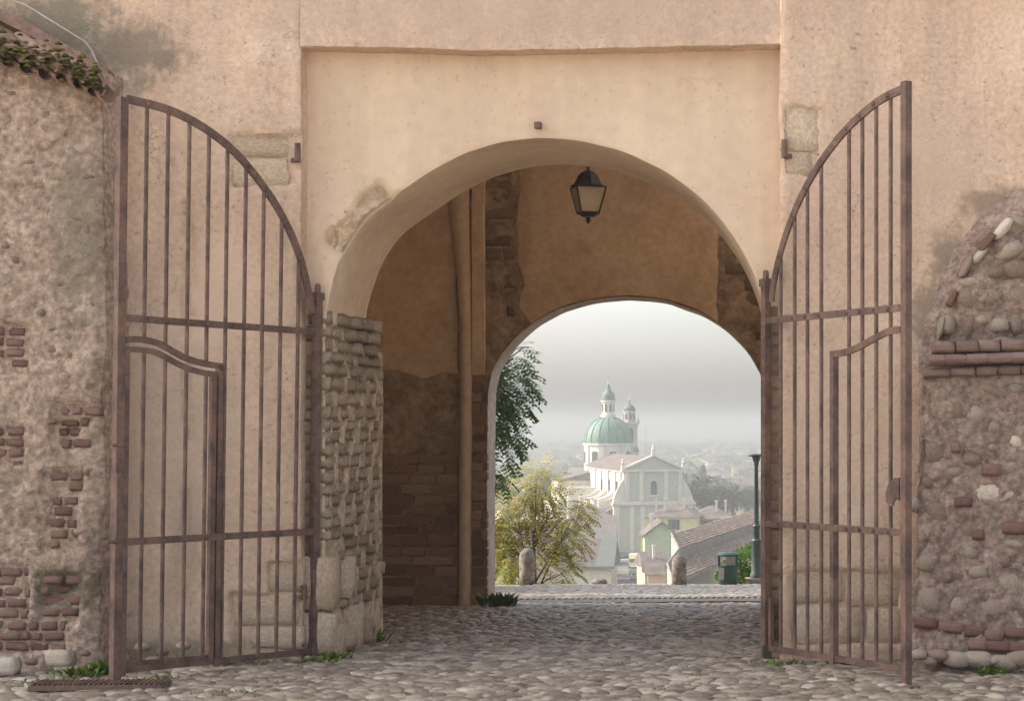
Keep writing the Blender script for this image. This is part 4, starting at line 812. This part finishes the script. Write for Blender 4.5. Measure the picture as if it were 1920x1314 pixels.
def urn(x, y, z, s): cb_('finial', trim_w, lambda b: (b.box((x, y, z+.5*s), (1.0*s, 1.0*s, 1.6*s)), b.lathe([(.3*s, 1.3*s), (.6*s, 1.9*s), (.25*s, 2.5*s), (.35*s, 2.9*s), (.05*s, 3.3*s)], (x, y, z), 10)))
urn(0, .7, HA, .85); urn(-W1-.2, .7, HP+.3, .75); urn(W1+.2, .7, HP+.3, .75)
NL = 47
cb_('nave_wall', white_w, lambda b: b.box((0, NL/2+1, HP/2), (2*W1-.3, NL, HP)))
cb_('nave_roof', roof_t, lambda b: b.prism([(-W1-.6, HP+.0), (W1+.6, HP), (0, HA-.1)], 1.2, NL+6))
cb_('eave', trim_w, lambda b: b.box((0, NL/2+1, HP-.2), (2*W1+.6, NL-.2, .4)))
for s_ in (-1, 1):
    cb_('aisle_wall', white_w, lambda b: b.box((s_*(W1+2.4), NL/2+1, 4.9), (5.0, NL-1, 9.8)))
    cb_('aisle_roof', roof_t, lambda b: b.prism([(s_*(W1-.3), 13.0), (s_*(W1+5.4), 9.7), (s_*(W1-.3), 9.7)], 1.5, NL))
for i, y in enumerate((6, 13, 15.5, 22, 25, 33, 40)):
    pts = [(-W1+.1, 12.0), (-W1+.1, 15.8)]+[(-W1-4.6*(1-math.cos(t)), 15.8-2.9*math.sin(t)) for t in [k*math.pi/2/7 for k in range(1, 8)]]+[(-W1-5.0, 12.9), (-W1-5.0, 10.0)]
    cb_('buttress', white_w, lambda b: b.prism(pts, y, y+.8))
for y in (8, 18, 28, 37): w2_ = cb_('window', dark_glass, lambda b: b.box((-W1+.05, y+1.5, 16.0), (.5, 1.4, 2.6)))
for y in (4, 11, 20, 30, 38): cb_('pilaster', trim_w, lambda b: b.box((-W1+.0, y, 16.6), (.5, .9, 6.8)))
cb_('transept', white_w, lambda b: b.box((-4, NL+6, 8.2), (22, 12, 16.4))); cb_('transept_roof', roof_t, lambda b: b.prism([(-15.6, 16.4), (7.6, 16.4), (-4, 19.2)], NL-.5, NL+12.5))
DC = (0, 58, 0); RD = 6.35
cb_('drum', white_w, lambda b: b.lathe([(RD, 14), (RD, 25.3), (RD+.35, 25.4), (RD+.35, 25.9)], DC, 16, math.pi/16), smooth=False)
for k in range(8):
    a = k*math.pi/4+math.pi/8; cb_('drum_pilaster', trim_w, lambda b: b.box((DC[0]+math.cos(a)*RD, DC[1]+math.sin(a)*RD, 21.5), (.4, .9, 7.5), Matrix.Rotation(a, 3, 'Z')))
    a += math.pi/8; cb_('window', dark_glass, lambda b: b.box((DC[0]+math.cos(a)*(RD-.1), DC[1]+math.sin(a)*(RD-.1), 22.2), (.4, 1.5, 3.0), Matrix.Rotation(a, 3, 'Z')))
dome_p = [(RD+.3, 25.9)]+[(RD*math.cos(t)**.9*1.0, 25.9+7.0*math.sin(t)) for t in [i*math.pi/2/12*.86 for i in range(13)]]
dm = cb_('dome', copper, lambda b: b.lathe(dome_p, DC, 32), smooth=True, sharp=50)
for k in range(16):
    a = k*math.pi/8+math.pi/16; cb_('rib', copper_d, lambda b: b.tube([(DC[0]+math.cos(a)*(r+.04), DC[1]+math.sin(a)*(r+.04), z) for r, z in dome_p[1:]], .11, 5), dm)
LZ = dome_p[-1][1]
cb_('lantern_base', white_w, lambda b: b.lathe([(2.0, LZ-.3), (2.0, LZ+.7), (1.75, LZ+.8)], DC, 16)); cb_('lantern_drum', white_w, lambda b: b.lathe([(1.6, LZ+.7), (1.6, LZ+4.0), (2.0, LZ+4.1), (2.0, LZ+4.5)], DC, 16))
for k in range(8): a = k*math.pi/4+.2; cb_('lantern_window', dark_glass, lambda b: b.box((DC[0]+math.cos(a)*1.52, DC[1]+math.sin(a)*1.52, LZ+2.5), (.3, .62, 2.0), Matrix.Rotation(a, 3, 'Z')))
cap = cb_('lantern_cap', copper_d, lambda b: b.lathe([(2.0, LZ+4.5), (1.75, LZ+4.9), (1.85, LZ+5.5), (1.6, LZ+6.3), (.85, LZ+6.9), (.55, LZ+7.6), (.5, LZ+8.2), (.15, LZ+8.8)], DC, 16), smooth=True)
cb_('cross', gold, lambda b: (b.lathe([(.1, LZ+8.7), (.32, LZ+9.0), (.1, LZ+9.3)], DC, 8), b.box((DC[0], DC[1], LZ+10.2), (.12, .12, 2.2)), b.box((DC[0], DC[1], LZ+10.6), (1.1, .12, .12))), cap)
for s_ in (-1, 1): cb_('apse_wall', white_w, lambda b: b.box((-W1-3.2, NL-6+s_*4, 7.5), (8, 1.0, 15)))
cb_('side_chapel', white_w, lambda b: b.box((-W1-7, NL+2, 5.5), (7, 14, 11)))
# bell tower
TB = 482; tx_ = P(1180, 0, TB).x; tzb = tz(TB); bt_ = thing('bell_tower', 'slender pale bell tower with a small dome behind the church', 'bell tower', (tx_, TB, tzb), R(15))
kz = lambda py: ZA(py, TB)-tzb
tower_w = mat('tower_stone', [(.40, .36, .31), (.48, .44, .38)], .4, .9, .2, 3, .01, .12)
def tb_(name, m, fn, smooth=False, parent=None): b = MB(); fn(b); return b.build(name, m, parent or bt_, smooth, local=True)
tb_('shaft', tower_w, lambda b: b.box((0, 0, kz(845)/2), (4.4, 4.4, kz(845)))); tb_('skirt', roof_g, lambda b: b.lathe([(3.5, kz(846)), (2.7, kz(838)), (2.6, kz(833))], n=4, ph=math.pi/4))
tb_('belfry', tower_w, lambda b: b.box((0, 0, (kz(838)+kz(795))/2), (3.9, 3.9, kz(795)-kz(838)))); tb_('cornice', tower_w, lambda b: (b.box((0, 0, kz(793)), (4.9, 4.9, .5)), b.box((0, 0, kz(798)), (4.3, 4.3, .3))))
for a in range(4):
    m_ = Matrix.Rotation(a*math.pi/2, 3, 'Z'); o_ = tb_('bell_opening', dark_glass, lambda b: b.prism([(-.75, kz(826)), (.75, kz(826)), (.75, kz(807))]+[(.75*math.cos(t), kz(807)+.75*math.sin(t)) for t in [i*math.pi/6 for i in range(1, 6)]]+[(-.75, kz(807))], -2.0, -1.7)); o_.rotation_euler = (0, 0, a*math.pi/2)
tb_('upper_drum', tower_w, lambda b: b.lathe([(1.65, kz(791)), (1.6, kz(772)), (1.85, kz(771)), (1.85, kz(769.5))], n=8, ph=math.pi/8))
for k in range(8): a = k*math.pi/4; tb_('upper_opening', dark_glass, lambda b: b.box((math.cos(a)*1.48, math.sin(a)*1.48, kz(781)), (.3, .55, 1.6), Matrix.Rotation(a, 3, 'Z')))
cp = tb_('cap', copper_d, lambda b: b.lathe([(1.75, kz(769.5)), (1.6, kz(764)), (1.1, kz(760)), (.35, kz(758)), (.25, kz(754)), (.3, kz(753)), (.05, kz(749))], n=12), True)
tb_('cross', gold, lambda b: (b.lathe([(.1, kz(749)), (.25, kz(748)), (.1, kz(746))], n=8), b.box((0, 0, kz(742)), (.1, .1, 1.4)), b.box((0, 0, kz(741.5)), (.8, .1, .1))), parent=cp)
for sx in (-1, 1):
    for sy in (-1, 1): tb_('pinnacle', tower_w, lambda b: b.lathe([(.25, kz(792)), (.3, kz(788)), (.1, kz(786)), (.2, kz(784)), (.03, kz(780))], (sx*2.1, sy*2.1, 0), 6))
# ------------------------------------------------------------------ houses
HW = {}
def wallc(name, c): return mat('house_'+name, [tuple(a*.9 for a in c), c], .4, .9, .2, 3, .01, .1)
def house(name, label, px, Y, wpx, dep, ye, yr, rot=0, wall=None, roof=None, kind='gable_x', wins=(), chim=(), group=None, zb=None, over=.5):
    """px, ye, yr: photo column of the middle and rows of eave and ridge, at distance Y"""
    x = P(px, 0, Y).x; zb = tz(Y)-.5 if zb is None else zb; w_ = wpx*Y/F; he, hr = ZA(ye, Y)-zb, ZA(yr, Y)-zb
    t = thing(name, label, 'house', (x, Y, zb), rot, group); m = wall or white_w; rf = roof or roof_t
    def add(nm, mt, fn, par=None): b = MB(); fn(b); return b.build(nm, mt, par or t, local=True)
    add('wall', m, lambda b: b.box((0, dep/2, he/2), (w_, dep, he)))
    if kind == 'gable_x':      # ridge across the view
        r = add('roof', rf, lambda b: b.add([(-w_/2-over, -over, he), (w_/2+over, -over, he), (w_/2+over, dep/2, hr), (-w_/2-over, dep/2, hr), (-w_/2-over, dep+over, he), (w_/2+over, dep+over, he)], [(0, 1, 2, 3), (3, 2, 5, 4), (0, 3, 4), (1, 5, 2), (0, 4, 5, 1)]))
    elif kind == 'gable_y':    # gable facing the view
        r = add('roof', rf, lambda b: b.prism([(-w_/2-over, he-.1), (-w_/2-over, he-.35), (0, hr-.3), (w_/2+over, he-.35), (w_/2+over, he-.1), (0, hr)], -over, dep+over)); add('gable', m, lambda b: b.prism([(-w_/2, he-.3), (w_/2, he-.3), (0, hr-.3)], .02, .3))
    else:                      # hip
        r = add('roof', rf, lambda b: b.add([(-w_/2-over, -over, he), (w_/2+over, -over, he), (w_/2+over, dep+over, he), (-w_/2-over, dep+over, he), (-w_/2+min(dep, w_)*.45, dep/2, hr), (w_/2-min(dep, w_)*.45, dep/2, hr)], [(0, 1, 5, 4), (1, 2, 5), (2, 3, 4, 5), (3, 0, 4), (3, 2, 1, 0)]))
    for (cx_, cy_, sz) in chim: add('chimney', trim_w if sz < 1 else rf, lambda b: (b.box((cx_, cy_, hr-.2), (.7*sz, .7*sz, 2.4)), b.box((cx_, cy_, hr+1.1), (.95*sz, .95*sz, .25))), r)
    for (wx, wz, ww, wh) in wins:
        q = add('window', dark_glass, lambda b: b.box((wx, -.02, wz), (ww, .12, wh)))
        for s_ in (-1, 1): add('shutter', MATS['shutter'], lambda b: b.box((wx+s_*(ww*.78), -.06, wz), (ww*.5, .08, wh)), q)
    return t
mat('shutter', [(.05, .085, .07), (.07, .10, .085)], 1, .7, 0)
yellow = wallc('yellow', (.66, .58, .30)); greenh = wallc('green', (.42, .47, .31)); orange = wallc('orange', (.60, .40, .27)); cream = wallc('cream', (.58, .53, .44)); greyh = wallc('grey', (.40, .38, .34)); pinkh = wallc('pink', (.56, .42, .36))
hY = 345
house('yellow_house', 'yellow house with a broad hipped tile roof and dark shutters', 1258, hY, 96, 14, 969, 946, R(-4), yellow, roof_t, 'hip', [(0.6, ZA(983, hY)-tz(hY)+.5, 1.1, 2.0), (-2.6, ZA(983, hY)-tz(hY)+.5, .8, 1.2)], [(-1.5, 3, .8), (2.2, 4, .9), (-3.2, 2, .5)])
house('hip_roofed_house', 'yellow house wing with a grey-patched hipped roof beside the church trees', 1335, 352, 76, 12, 972, 950, R(3), yellow, roof_t, 'hip', [(-1.5, ZA(980, 352)-tz(352)+.5, 1.6, 1.2)], [(1, 3, .7), (3, 5, .6)])
hG = 318
house('green_gabled_house', 'green gabled house with cream balconies over the street', 1240, hG, 62, 12, 1003, 977, R(6), greenh, roof_t, 'gable_y', [], [(-1.6, 4, .8)])
for j, py in enumerate((1040, 1082)):
    q = P(1205, py, hG-3); bl = thing('balcony', 'cream railed balcony on the street side of the green house', 'balcony', q, 0, 'balconies over the street')
    bm_ = mat('balcony_paint', [(.66, .62, .46), (.72, .68, .52)], 1, .8, 0)
    MB().box((0, 0, -.6), (1.7, 2.6, .18)).build('slab', bm_, bl, local=True); MB().box((0, -1.25, .45), (1.7, .06, .08)).box((-.82, 0, .45), (.06, 2.5, .08)).build('handrail', bm_, bl, local=True)
    for k in range(8): MB().box((-.8+k*.228, -1.25, -.06), (.05, .05, .95)).build('baluster', bm_, bl, local=True)
house('street_house', 'yellow rendered house front behind the balconies', 1212, 326, 22, 9, 1003, 996, 0, yellow, roof_t, 'gable_x')
house('low_tiled_house', 'low house with tumbled pink tile roofs below the green house', 1230, 290, 40, 8, 1062, 1036, R(14), orange, roof_t, 'gable_x', [], [(0, 2, .6)])
house('orange_house', 'narrow apricot walled house at the end of the long roof', 1228, 272, 26, 6, 1076, 1058, R(8), orange, roof_t, 'gable_x')
zinc = mat('zinc', [(.10, .115, .10), (.13, .145, .125)], .5, .6, .1, 3, .01, .1, spec=.4)
hZ = 272; zt2 = tz(hZ)-.5
hz = house('zinc_roofed_house', 'beige house with a flat grey-green metal roof strip and tiles', 1096, hZ, 100, 9, 1062, 1012, R(-2), cream, roof_t, 'gable_x')
wz_ = 100*hZ/F; he = ZA(1062, hZ)-zt2; hr = ZA(1012, hZ)-zt2
MB().add([(wz_/2-2.6, -.55, he+.12), (wz_/2+.55, -.55, he+.12), (wz_/2+.55, 4.5, hr+.12), (wz_/2-1.9, 4.5, hr+.12)], [(0, 1, 2, 3)]).build('metal_roof', zinc, hz, local=True)
MB().box((0, -.6, he-.1), (wz_+1.2, .3, .4)).build('gutter', zinc, hz, local=True)
house('dark_roofed_house', 'house with a steep dark weathered roof beside the church front', 1124, 325, 54, 11, 1016, 968, R(3), greyh, roof_g, 'gable_x')
house('hip_house', 'tile-roofed house tucked under the church aisle', 1110, 372, 72, 10, 968, 946, R(10), pinkh, roof_t, 'hip')
house('hip_house', 'pale house with a tile roof behind the yellowing tree', 1070, 340, 60, 10, 990, 965, R(-10), cream, roof_t, 'hip', [(0, ZA(1000, 340)-tz(340)+.5, 1, 1.4)])
house('hip_house', 'low tile-roofed house behind the stone bollard and yellow leaves', 1010, 310, 80, 10, 1005, 980, R(8), pinkh, roof_t, 'gable_x')
# the long two-step tiled roof beside the terrace
LR = thing('long_roofed_building', 'long building with a two-step tiled roof and a grey clerestory band', 'building', (P(1259, 1002, 150).x, 150, tz(150)))
VP = Vector(((1950-CX)/F, 1, 0)).normalized()
def along(px, py, Y, t): return P(px, py, Y)+VP*t
r0 = P(1259, 1002, 150); sc_ = 150/F
def cs(dx, dy): return Vector((r0.x+dx*sc_, r0.y, r0.z-dy*sc_))
rg, b1_, b2_, ev = cs(0, 0), cs(47.5, 17), cs(47.5, 36), cs(94, 52.7)
tile_big = mat('long_roof_tiles', [(.22, .165, .13), (.29, .22, .18), (.36, .285, .235)], .9, .9, .7, 4.5, .08, .35)
def rp(name, a, b, na, nb, m, th=.15):
    v = [a+VP*na, b+VP*nb, b+VP*95, a+VP*95]; dn = Vector((0, 0, -th)); MB().add(v+[q+dn for q in v], [(0, 1, 2, 3), (7, 6, 5, 4), (0, 4, 5, 1), (1, 5, 6, 2), (2, 6, 7, 3), (3, 7, 4, 0)]).build(name, m, LR)
ax = lambda f: -(150-150/f)      # how far the oblique near end comes towards us
rp('upper_roof', rg, b1_, 0, -7.5, tile_big); rp('clerestory_band', b1_, b2_+Vector((.02, 0, 0)), -7.5, -7.5, mat('band_grey', [(.19, .175, .155), (.24, .22, .195)], .6, .9, .2, 4, .02, .15), .25)
rp('lower_roof', b2_, ev, -12, -20, tile_big); rp('wall', ev+Vector((-.4, 0, -.1)), ev+Vector((-.4, 0, -7)), -18, -18, cream, .3)
v = [rg, b1_+VP*-7.5, b2_+VP*-12, ev+VP*-20]; v += [q-Vector((0, 0, 8)) for q in v]; MB().add(v, [(0, 1, 5, 4), (1, 2, 6, 5), (2, 3, 7, 6)]).build('end_wall', orange, LR)
vg = MB().tube([rg+Vector((0, 0, .1)), b1_+VP*-7.5+Vector((0, 0, .1)), b2_+VP*-12+Vector((0, 0, .1)), ev+VP*-20+Vector((0, 0, .1))], .09, 6).build('verge', MATS['band_grey'], LR)
# tiles of the long roof that can be told apart: rows of barrel tiles
for (a, b, na, nb, rows) in ((rg, b1_, 0, -7.5, 7), (b2_, ev, -12, -20, 7)):
    for j in range(rows):
        t = (j+.5)/rows; p = a.lerp(b, t); n0 = lerp(na, nb, t); q = [p+VP*(n0+.1), p+VP*95]
        MB().tube([x+Vector((0, 0, .03)) for x in q], .13, 6).build('tile_row', tile_big, LR, smooth=True)
# cars and van in the street
def car(px, Y, label, col, kind='car', rz=0, wd=1.8, grp=None):
    x = P(px, 0, Y).x; t = thing('parked_'+kind if kind == 'car' else 'box_'+kind, label, kind, (x, Y, tz(Y)+.46), rz, grp); m = mat('paint_'+'%d_%d_%d' % tuple(int(c_*100) for c_ in col), [col, tuple(c_*1.1 for c_ in col)], 1, .35, 0, spec=.5)
    def ad(nm, mt, fn): b = MB(); fn(b); b.build(nm, mt, t, local=True)
    if kind == 'car':
        ad('body', m, lambda b: b.add([(s_*wd/2, y, z) for s_ in (-1, 1) for y, z in ((0, .3), (0, .85), (.9, .95), (3.9, .95), (4.2, .8), (4.2, .3))], [(0, 1, 2, 3, 4, 5), (11, 10, 9, 8, 7, 6)]+[(i, 6+i, 6+(i+1) % 6, (i+1) % 6) for i in range(6)]))
        ad('cabin', m, lambda b: b.add([(s_*wd*k_, y, z) for s_ in (-1, 1) for y, z, k_ in ((.7, .95, .47), (1.3, 1.45, .40), (3.0, 1.45, .40), (3.7, .95, .47))], [(0, 1, 2, 3), (7, 6, 5, 4)]+[(i, 4+i, 4+(i+1) % 4, (i+1) % 4) for i in range(4)]))
        ad('windscreen', dark_glass, lambda b: b.add([(s_*wd*.42, .7+.02, 1.0) for s_ in (-1, 1)]+[(s_*wd*.37, 1.2, 1.43) for s_ in (1, -1)], [(0, 1, 2, 3)]))
        for s_ in (-1, 1): ad('headlight', trim_w, lambda b: b.box((s_*wd*.36, -.02, .68), (.32, .06, .16)))
    else:
        ad('cargo_box', m, lambda b: b.box((0, 3.4, 1.75), (2.1, 4.0, 2.3))); ad('cab', m, lambda b: b.prism([(-1.0, .5), (1.0, .5), (.95, 2.2), (-.95, 2.2)], .0, 1.4)); ad('windscreen', dark_glass, lambda b: b.box((0, -.02, 1.7), (1.7, .05, .7)))
    for s_ in (-1, 1):
        for y in (.8, 3.3): ad('wheel', slot, lambda b: b.tube([(s_*wd*.5-.12, y, .32), (s_*wd*.5+.05, y, .32)], .32, 10))
car(1191, 332, 'light silver car parked at the near end of the street', (.45, .45, .44)); car(1188.5, 347, 'grey car parked in front of the box van', (.28, .29, .30)); car(1187.5, 362, 'cream box van parked in the street', (.62, .60, .48), 'van', wd=2)
for px, s_ in ((1160, 'on the side of the dark weathered roof'), (1174, 'between two other dark cars'), (1188, 'on the side of the balconies')): car(px, 391, 'dark car parked before the church, '+s_, (.05, .055, .06), grp='dark cars before the church')
# ------------------------------------------------------------------ church trees and far town
for (px, py, Y, rw, rh) in ((1292, 925, 425, 4.2, 3.6), (1318, 917, 428, 5.2, 4.4), (1345, 925, 424, 5.4, 4.4), (1375, 930, 430, 4.8, 3.8), (1400, 935, 440, 3.6, 3.2), (1020, 900, 520, 6, 4.5), (1045, 905, 540, 5, 4)):
    c = P(px, py, Y); bl = [((c.x+rnd.uniform(-.6, .6)*rw, Y+rnd.uniform(-2, 2), c.z+rnd.uniform(-.7, .5)*rh), (rw*.55, 2.6, rh*.5)) for _ in range(7)]
    tree('church_tree', 'bushy tree with turning leaves beside the church' if px > 1200 else 'rounded green tree among the houses left of the church dome', (c.x, Y, tz(Y)), bl, 2600, simple_leaf(.75), leaf_far, 'trees right of the church' if px > 1200 else 'trees left of the dome', .25, 'tree', (c.x, Y, c.z))
c = P(1318, 900, 600); b_ = thing('fir_tree', 'dark pointed fir standing above the church trees', 'tree', (c.x, 600, tz(600)))
MB().tube([(c.x, 600, tz(600)), (c.x, 600, ZA(872, 600))], [.3, .05], 6).build('trunk', bark, b_)
cr = MB()
for i in range(900):
    t = rnd.random(); z = lerp(ZA(915, 600), ZA(870, 600), t); r = (1-t)*3.0*rnd.random()**.5; a = rnd.uniform(0, 6.28); cr.tint = rnd.random()*.4
    leaflet(cr, Vector((c.x+math.cos(a)*r, 600+math.sin(a)*r, z)), Vector((math.cos(a), math.sin(a), -.4)).normalized(), .9, .5, Vector((0, 0, 1)))
cr.build('crown', leaf_far, b_, fix=False)
fw = [cream, pinkh, greyh, yellow, orange, white_w]
fr = random.Random(5)
for i in range(190):
    Y = 480*(4.6**fr.random()); px = fr.uniform(930, 1440) if i < 150 else fr.uniform(1440, 1850); he = fr.uniform(4, 8); wd = fr.uniform(8, 20)
    if 1060 < px < 1300 and Y < 600: continue
    x = P(px, 0, Y).x; zb = tz(Y)-.5; ye = HY-F*(zb+he-EYE)/Y; yr = HY-F*(zb+he+fr.uniform(1.5, 3)-EYE)/Y
    house('far_house', 'small hazy house with a tiled roof out on the plain', px, Y, wd*F/Y, fr.uniform(8, 14), ye, yr, fr.uniform(-.7, .7), fr.choice(fw), fr.choice((roof_t, roof_t, roof_g)), fr.choice(('gable_x', 'hip', 'gable_y')), [(-wd*.25, he*.6, 1.2, 1.6), (wd*.25, he*.6, 1.2, 1.6)] if Y < 900 else (), (), 'hazy houses on the plain')
for (px, Y, wd, h) in ((1375, 1700, 60, 9), (985, 1500, 40, 8), (1210, 1300, 45, 7)):
    x = P(px, 0, Y).x; t = thing('warehouse', 'long low pale warehouse on the plain', 'warehouse', (x, Y, tz(Y)), 0, 'warehouses on the plain'); MB().box((0, 6, h/2), (wd, 25, h)).build('wall', white_w, t, local=True); MB().prism([(-wd/2-1, h), (wd/2+1, h), (0, h+2.5)], -7, 19).build('roof', roof_g, t, local=True)
wood = MB()
for i in range(8500):
    Y = (520 if i < 5200 else 300)*(6**fr.random()); px = fr.uniform(920, 1450) if i < 5200 else fr.uniform(1450, 1900); 
    if n3(px*.012, Y*.004, 0) < .02: continue
    x = P(px, 0, Y).x; h = fr.uniform(3, 9)*(1+.5*(Y > 1500)); z = tz(Y); wood.tint = fr.random(); r = h*.55
    for k in range(4):
        a = fr.uniform(0, 6.28); p = Vector((x+fr.gauss(0, r*.6), Y+fr.gauss(0, r*.6), z+h*fr.uniform(.15, .95))); d = Vector((math.cos(a), math.sin(a)*.3, fr.uniform(-.5, .7))).normalized(); leaflet(wood, p-d*r*.6, d, r*1.4, r*1.2, Vector((fr.uniform(-.4, .4), -1, .6)).normalized())
tag(wood.build('far_wood', leaf_far, fix=False), 'far-off woods and hedges fading into the haze', 'woods', kind='stuff')
for px, Y, y0 in ((1211, 900, 790), (1388, 520, 880)):
    c = P(px, 0, Y); tag(MB().tube([(c.x, Y, tz(Y)), (c.x, Y, ZA(y0, Y))], [.16, .09], 6).build('mast', roof_g), 'thin mast standing in the haze right of the bell tower' if px < 1300 else 'thin pole standing above the church trees', 'mast')
# ------------------------------------------------------------------ haze
hz_ = bpy.data.materials.new('haze'); hz_.use_nodes = True; t = hz_.node_tree; t.nodes.remove(t.nodes['Principled BSDF']); pv = t.nodes.new('ShaderNodeVolumePrincipled')
pv.inputs['Color'].default_value = (.40, .41, .425, 1); pv.inputs['Density'].default_value = HAZE; pv.inputs['Anisotropy'].default_value = .2
t.links.new(pv.outputs[0], t.nodes['Material Output'].inputs['Volume'])
b = MB().box((0, 2060, -7.5), (5200, 4500, 49)); o = b.build('haze', hz_); tag(o, 'pale autumn haze filling the air over the town', 'haze', kind='stuff')
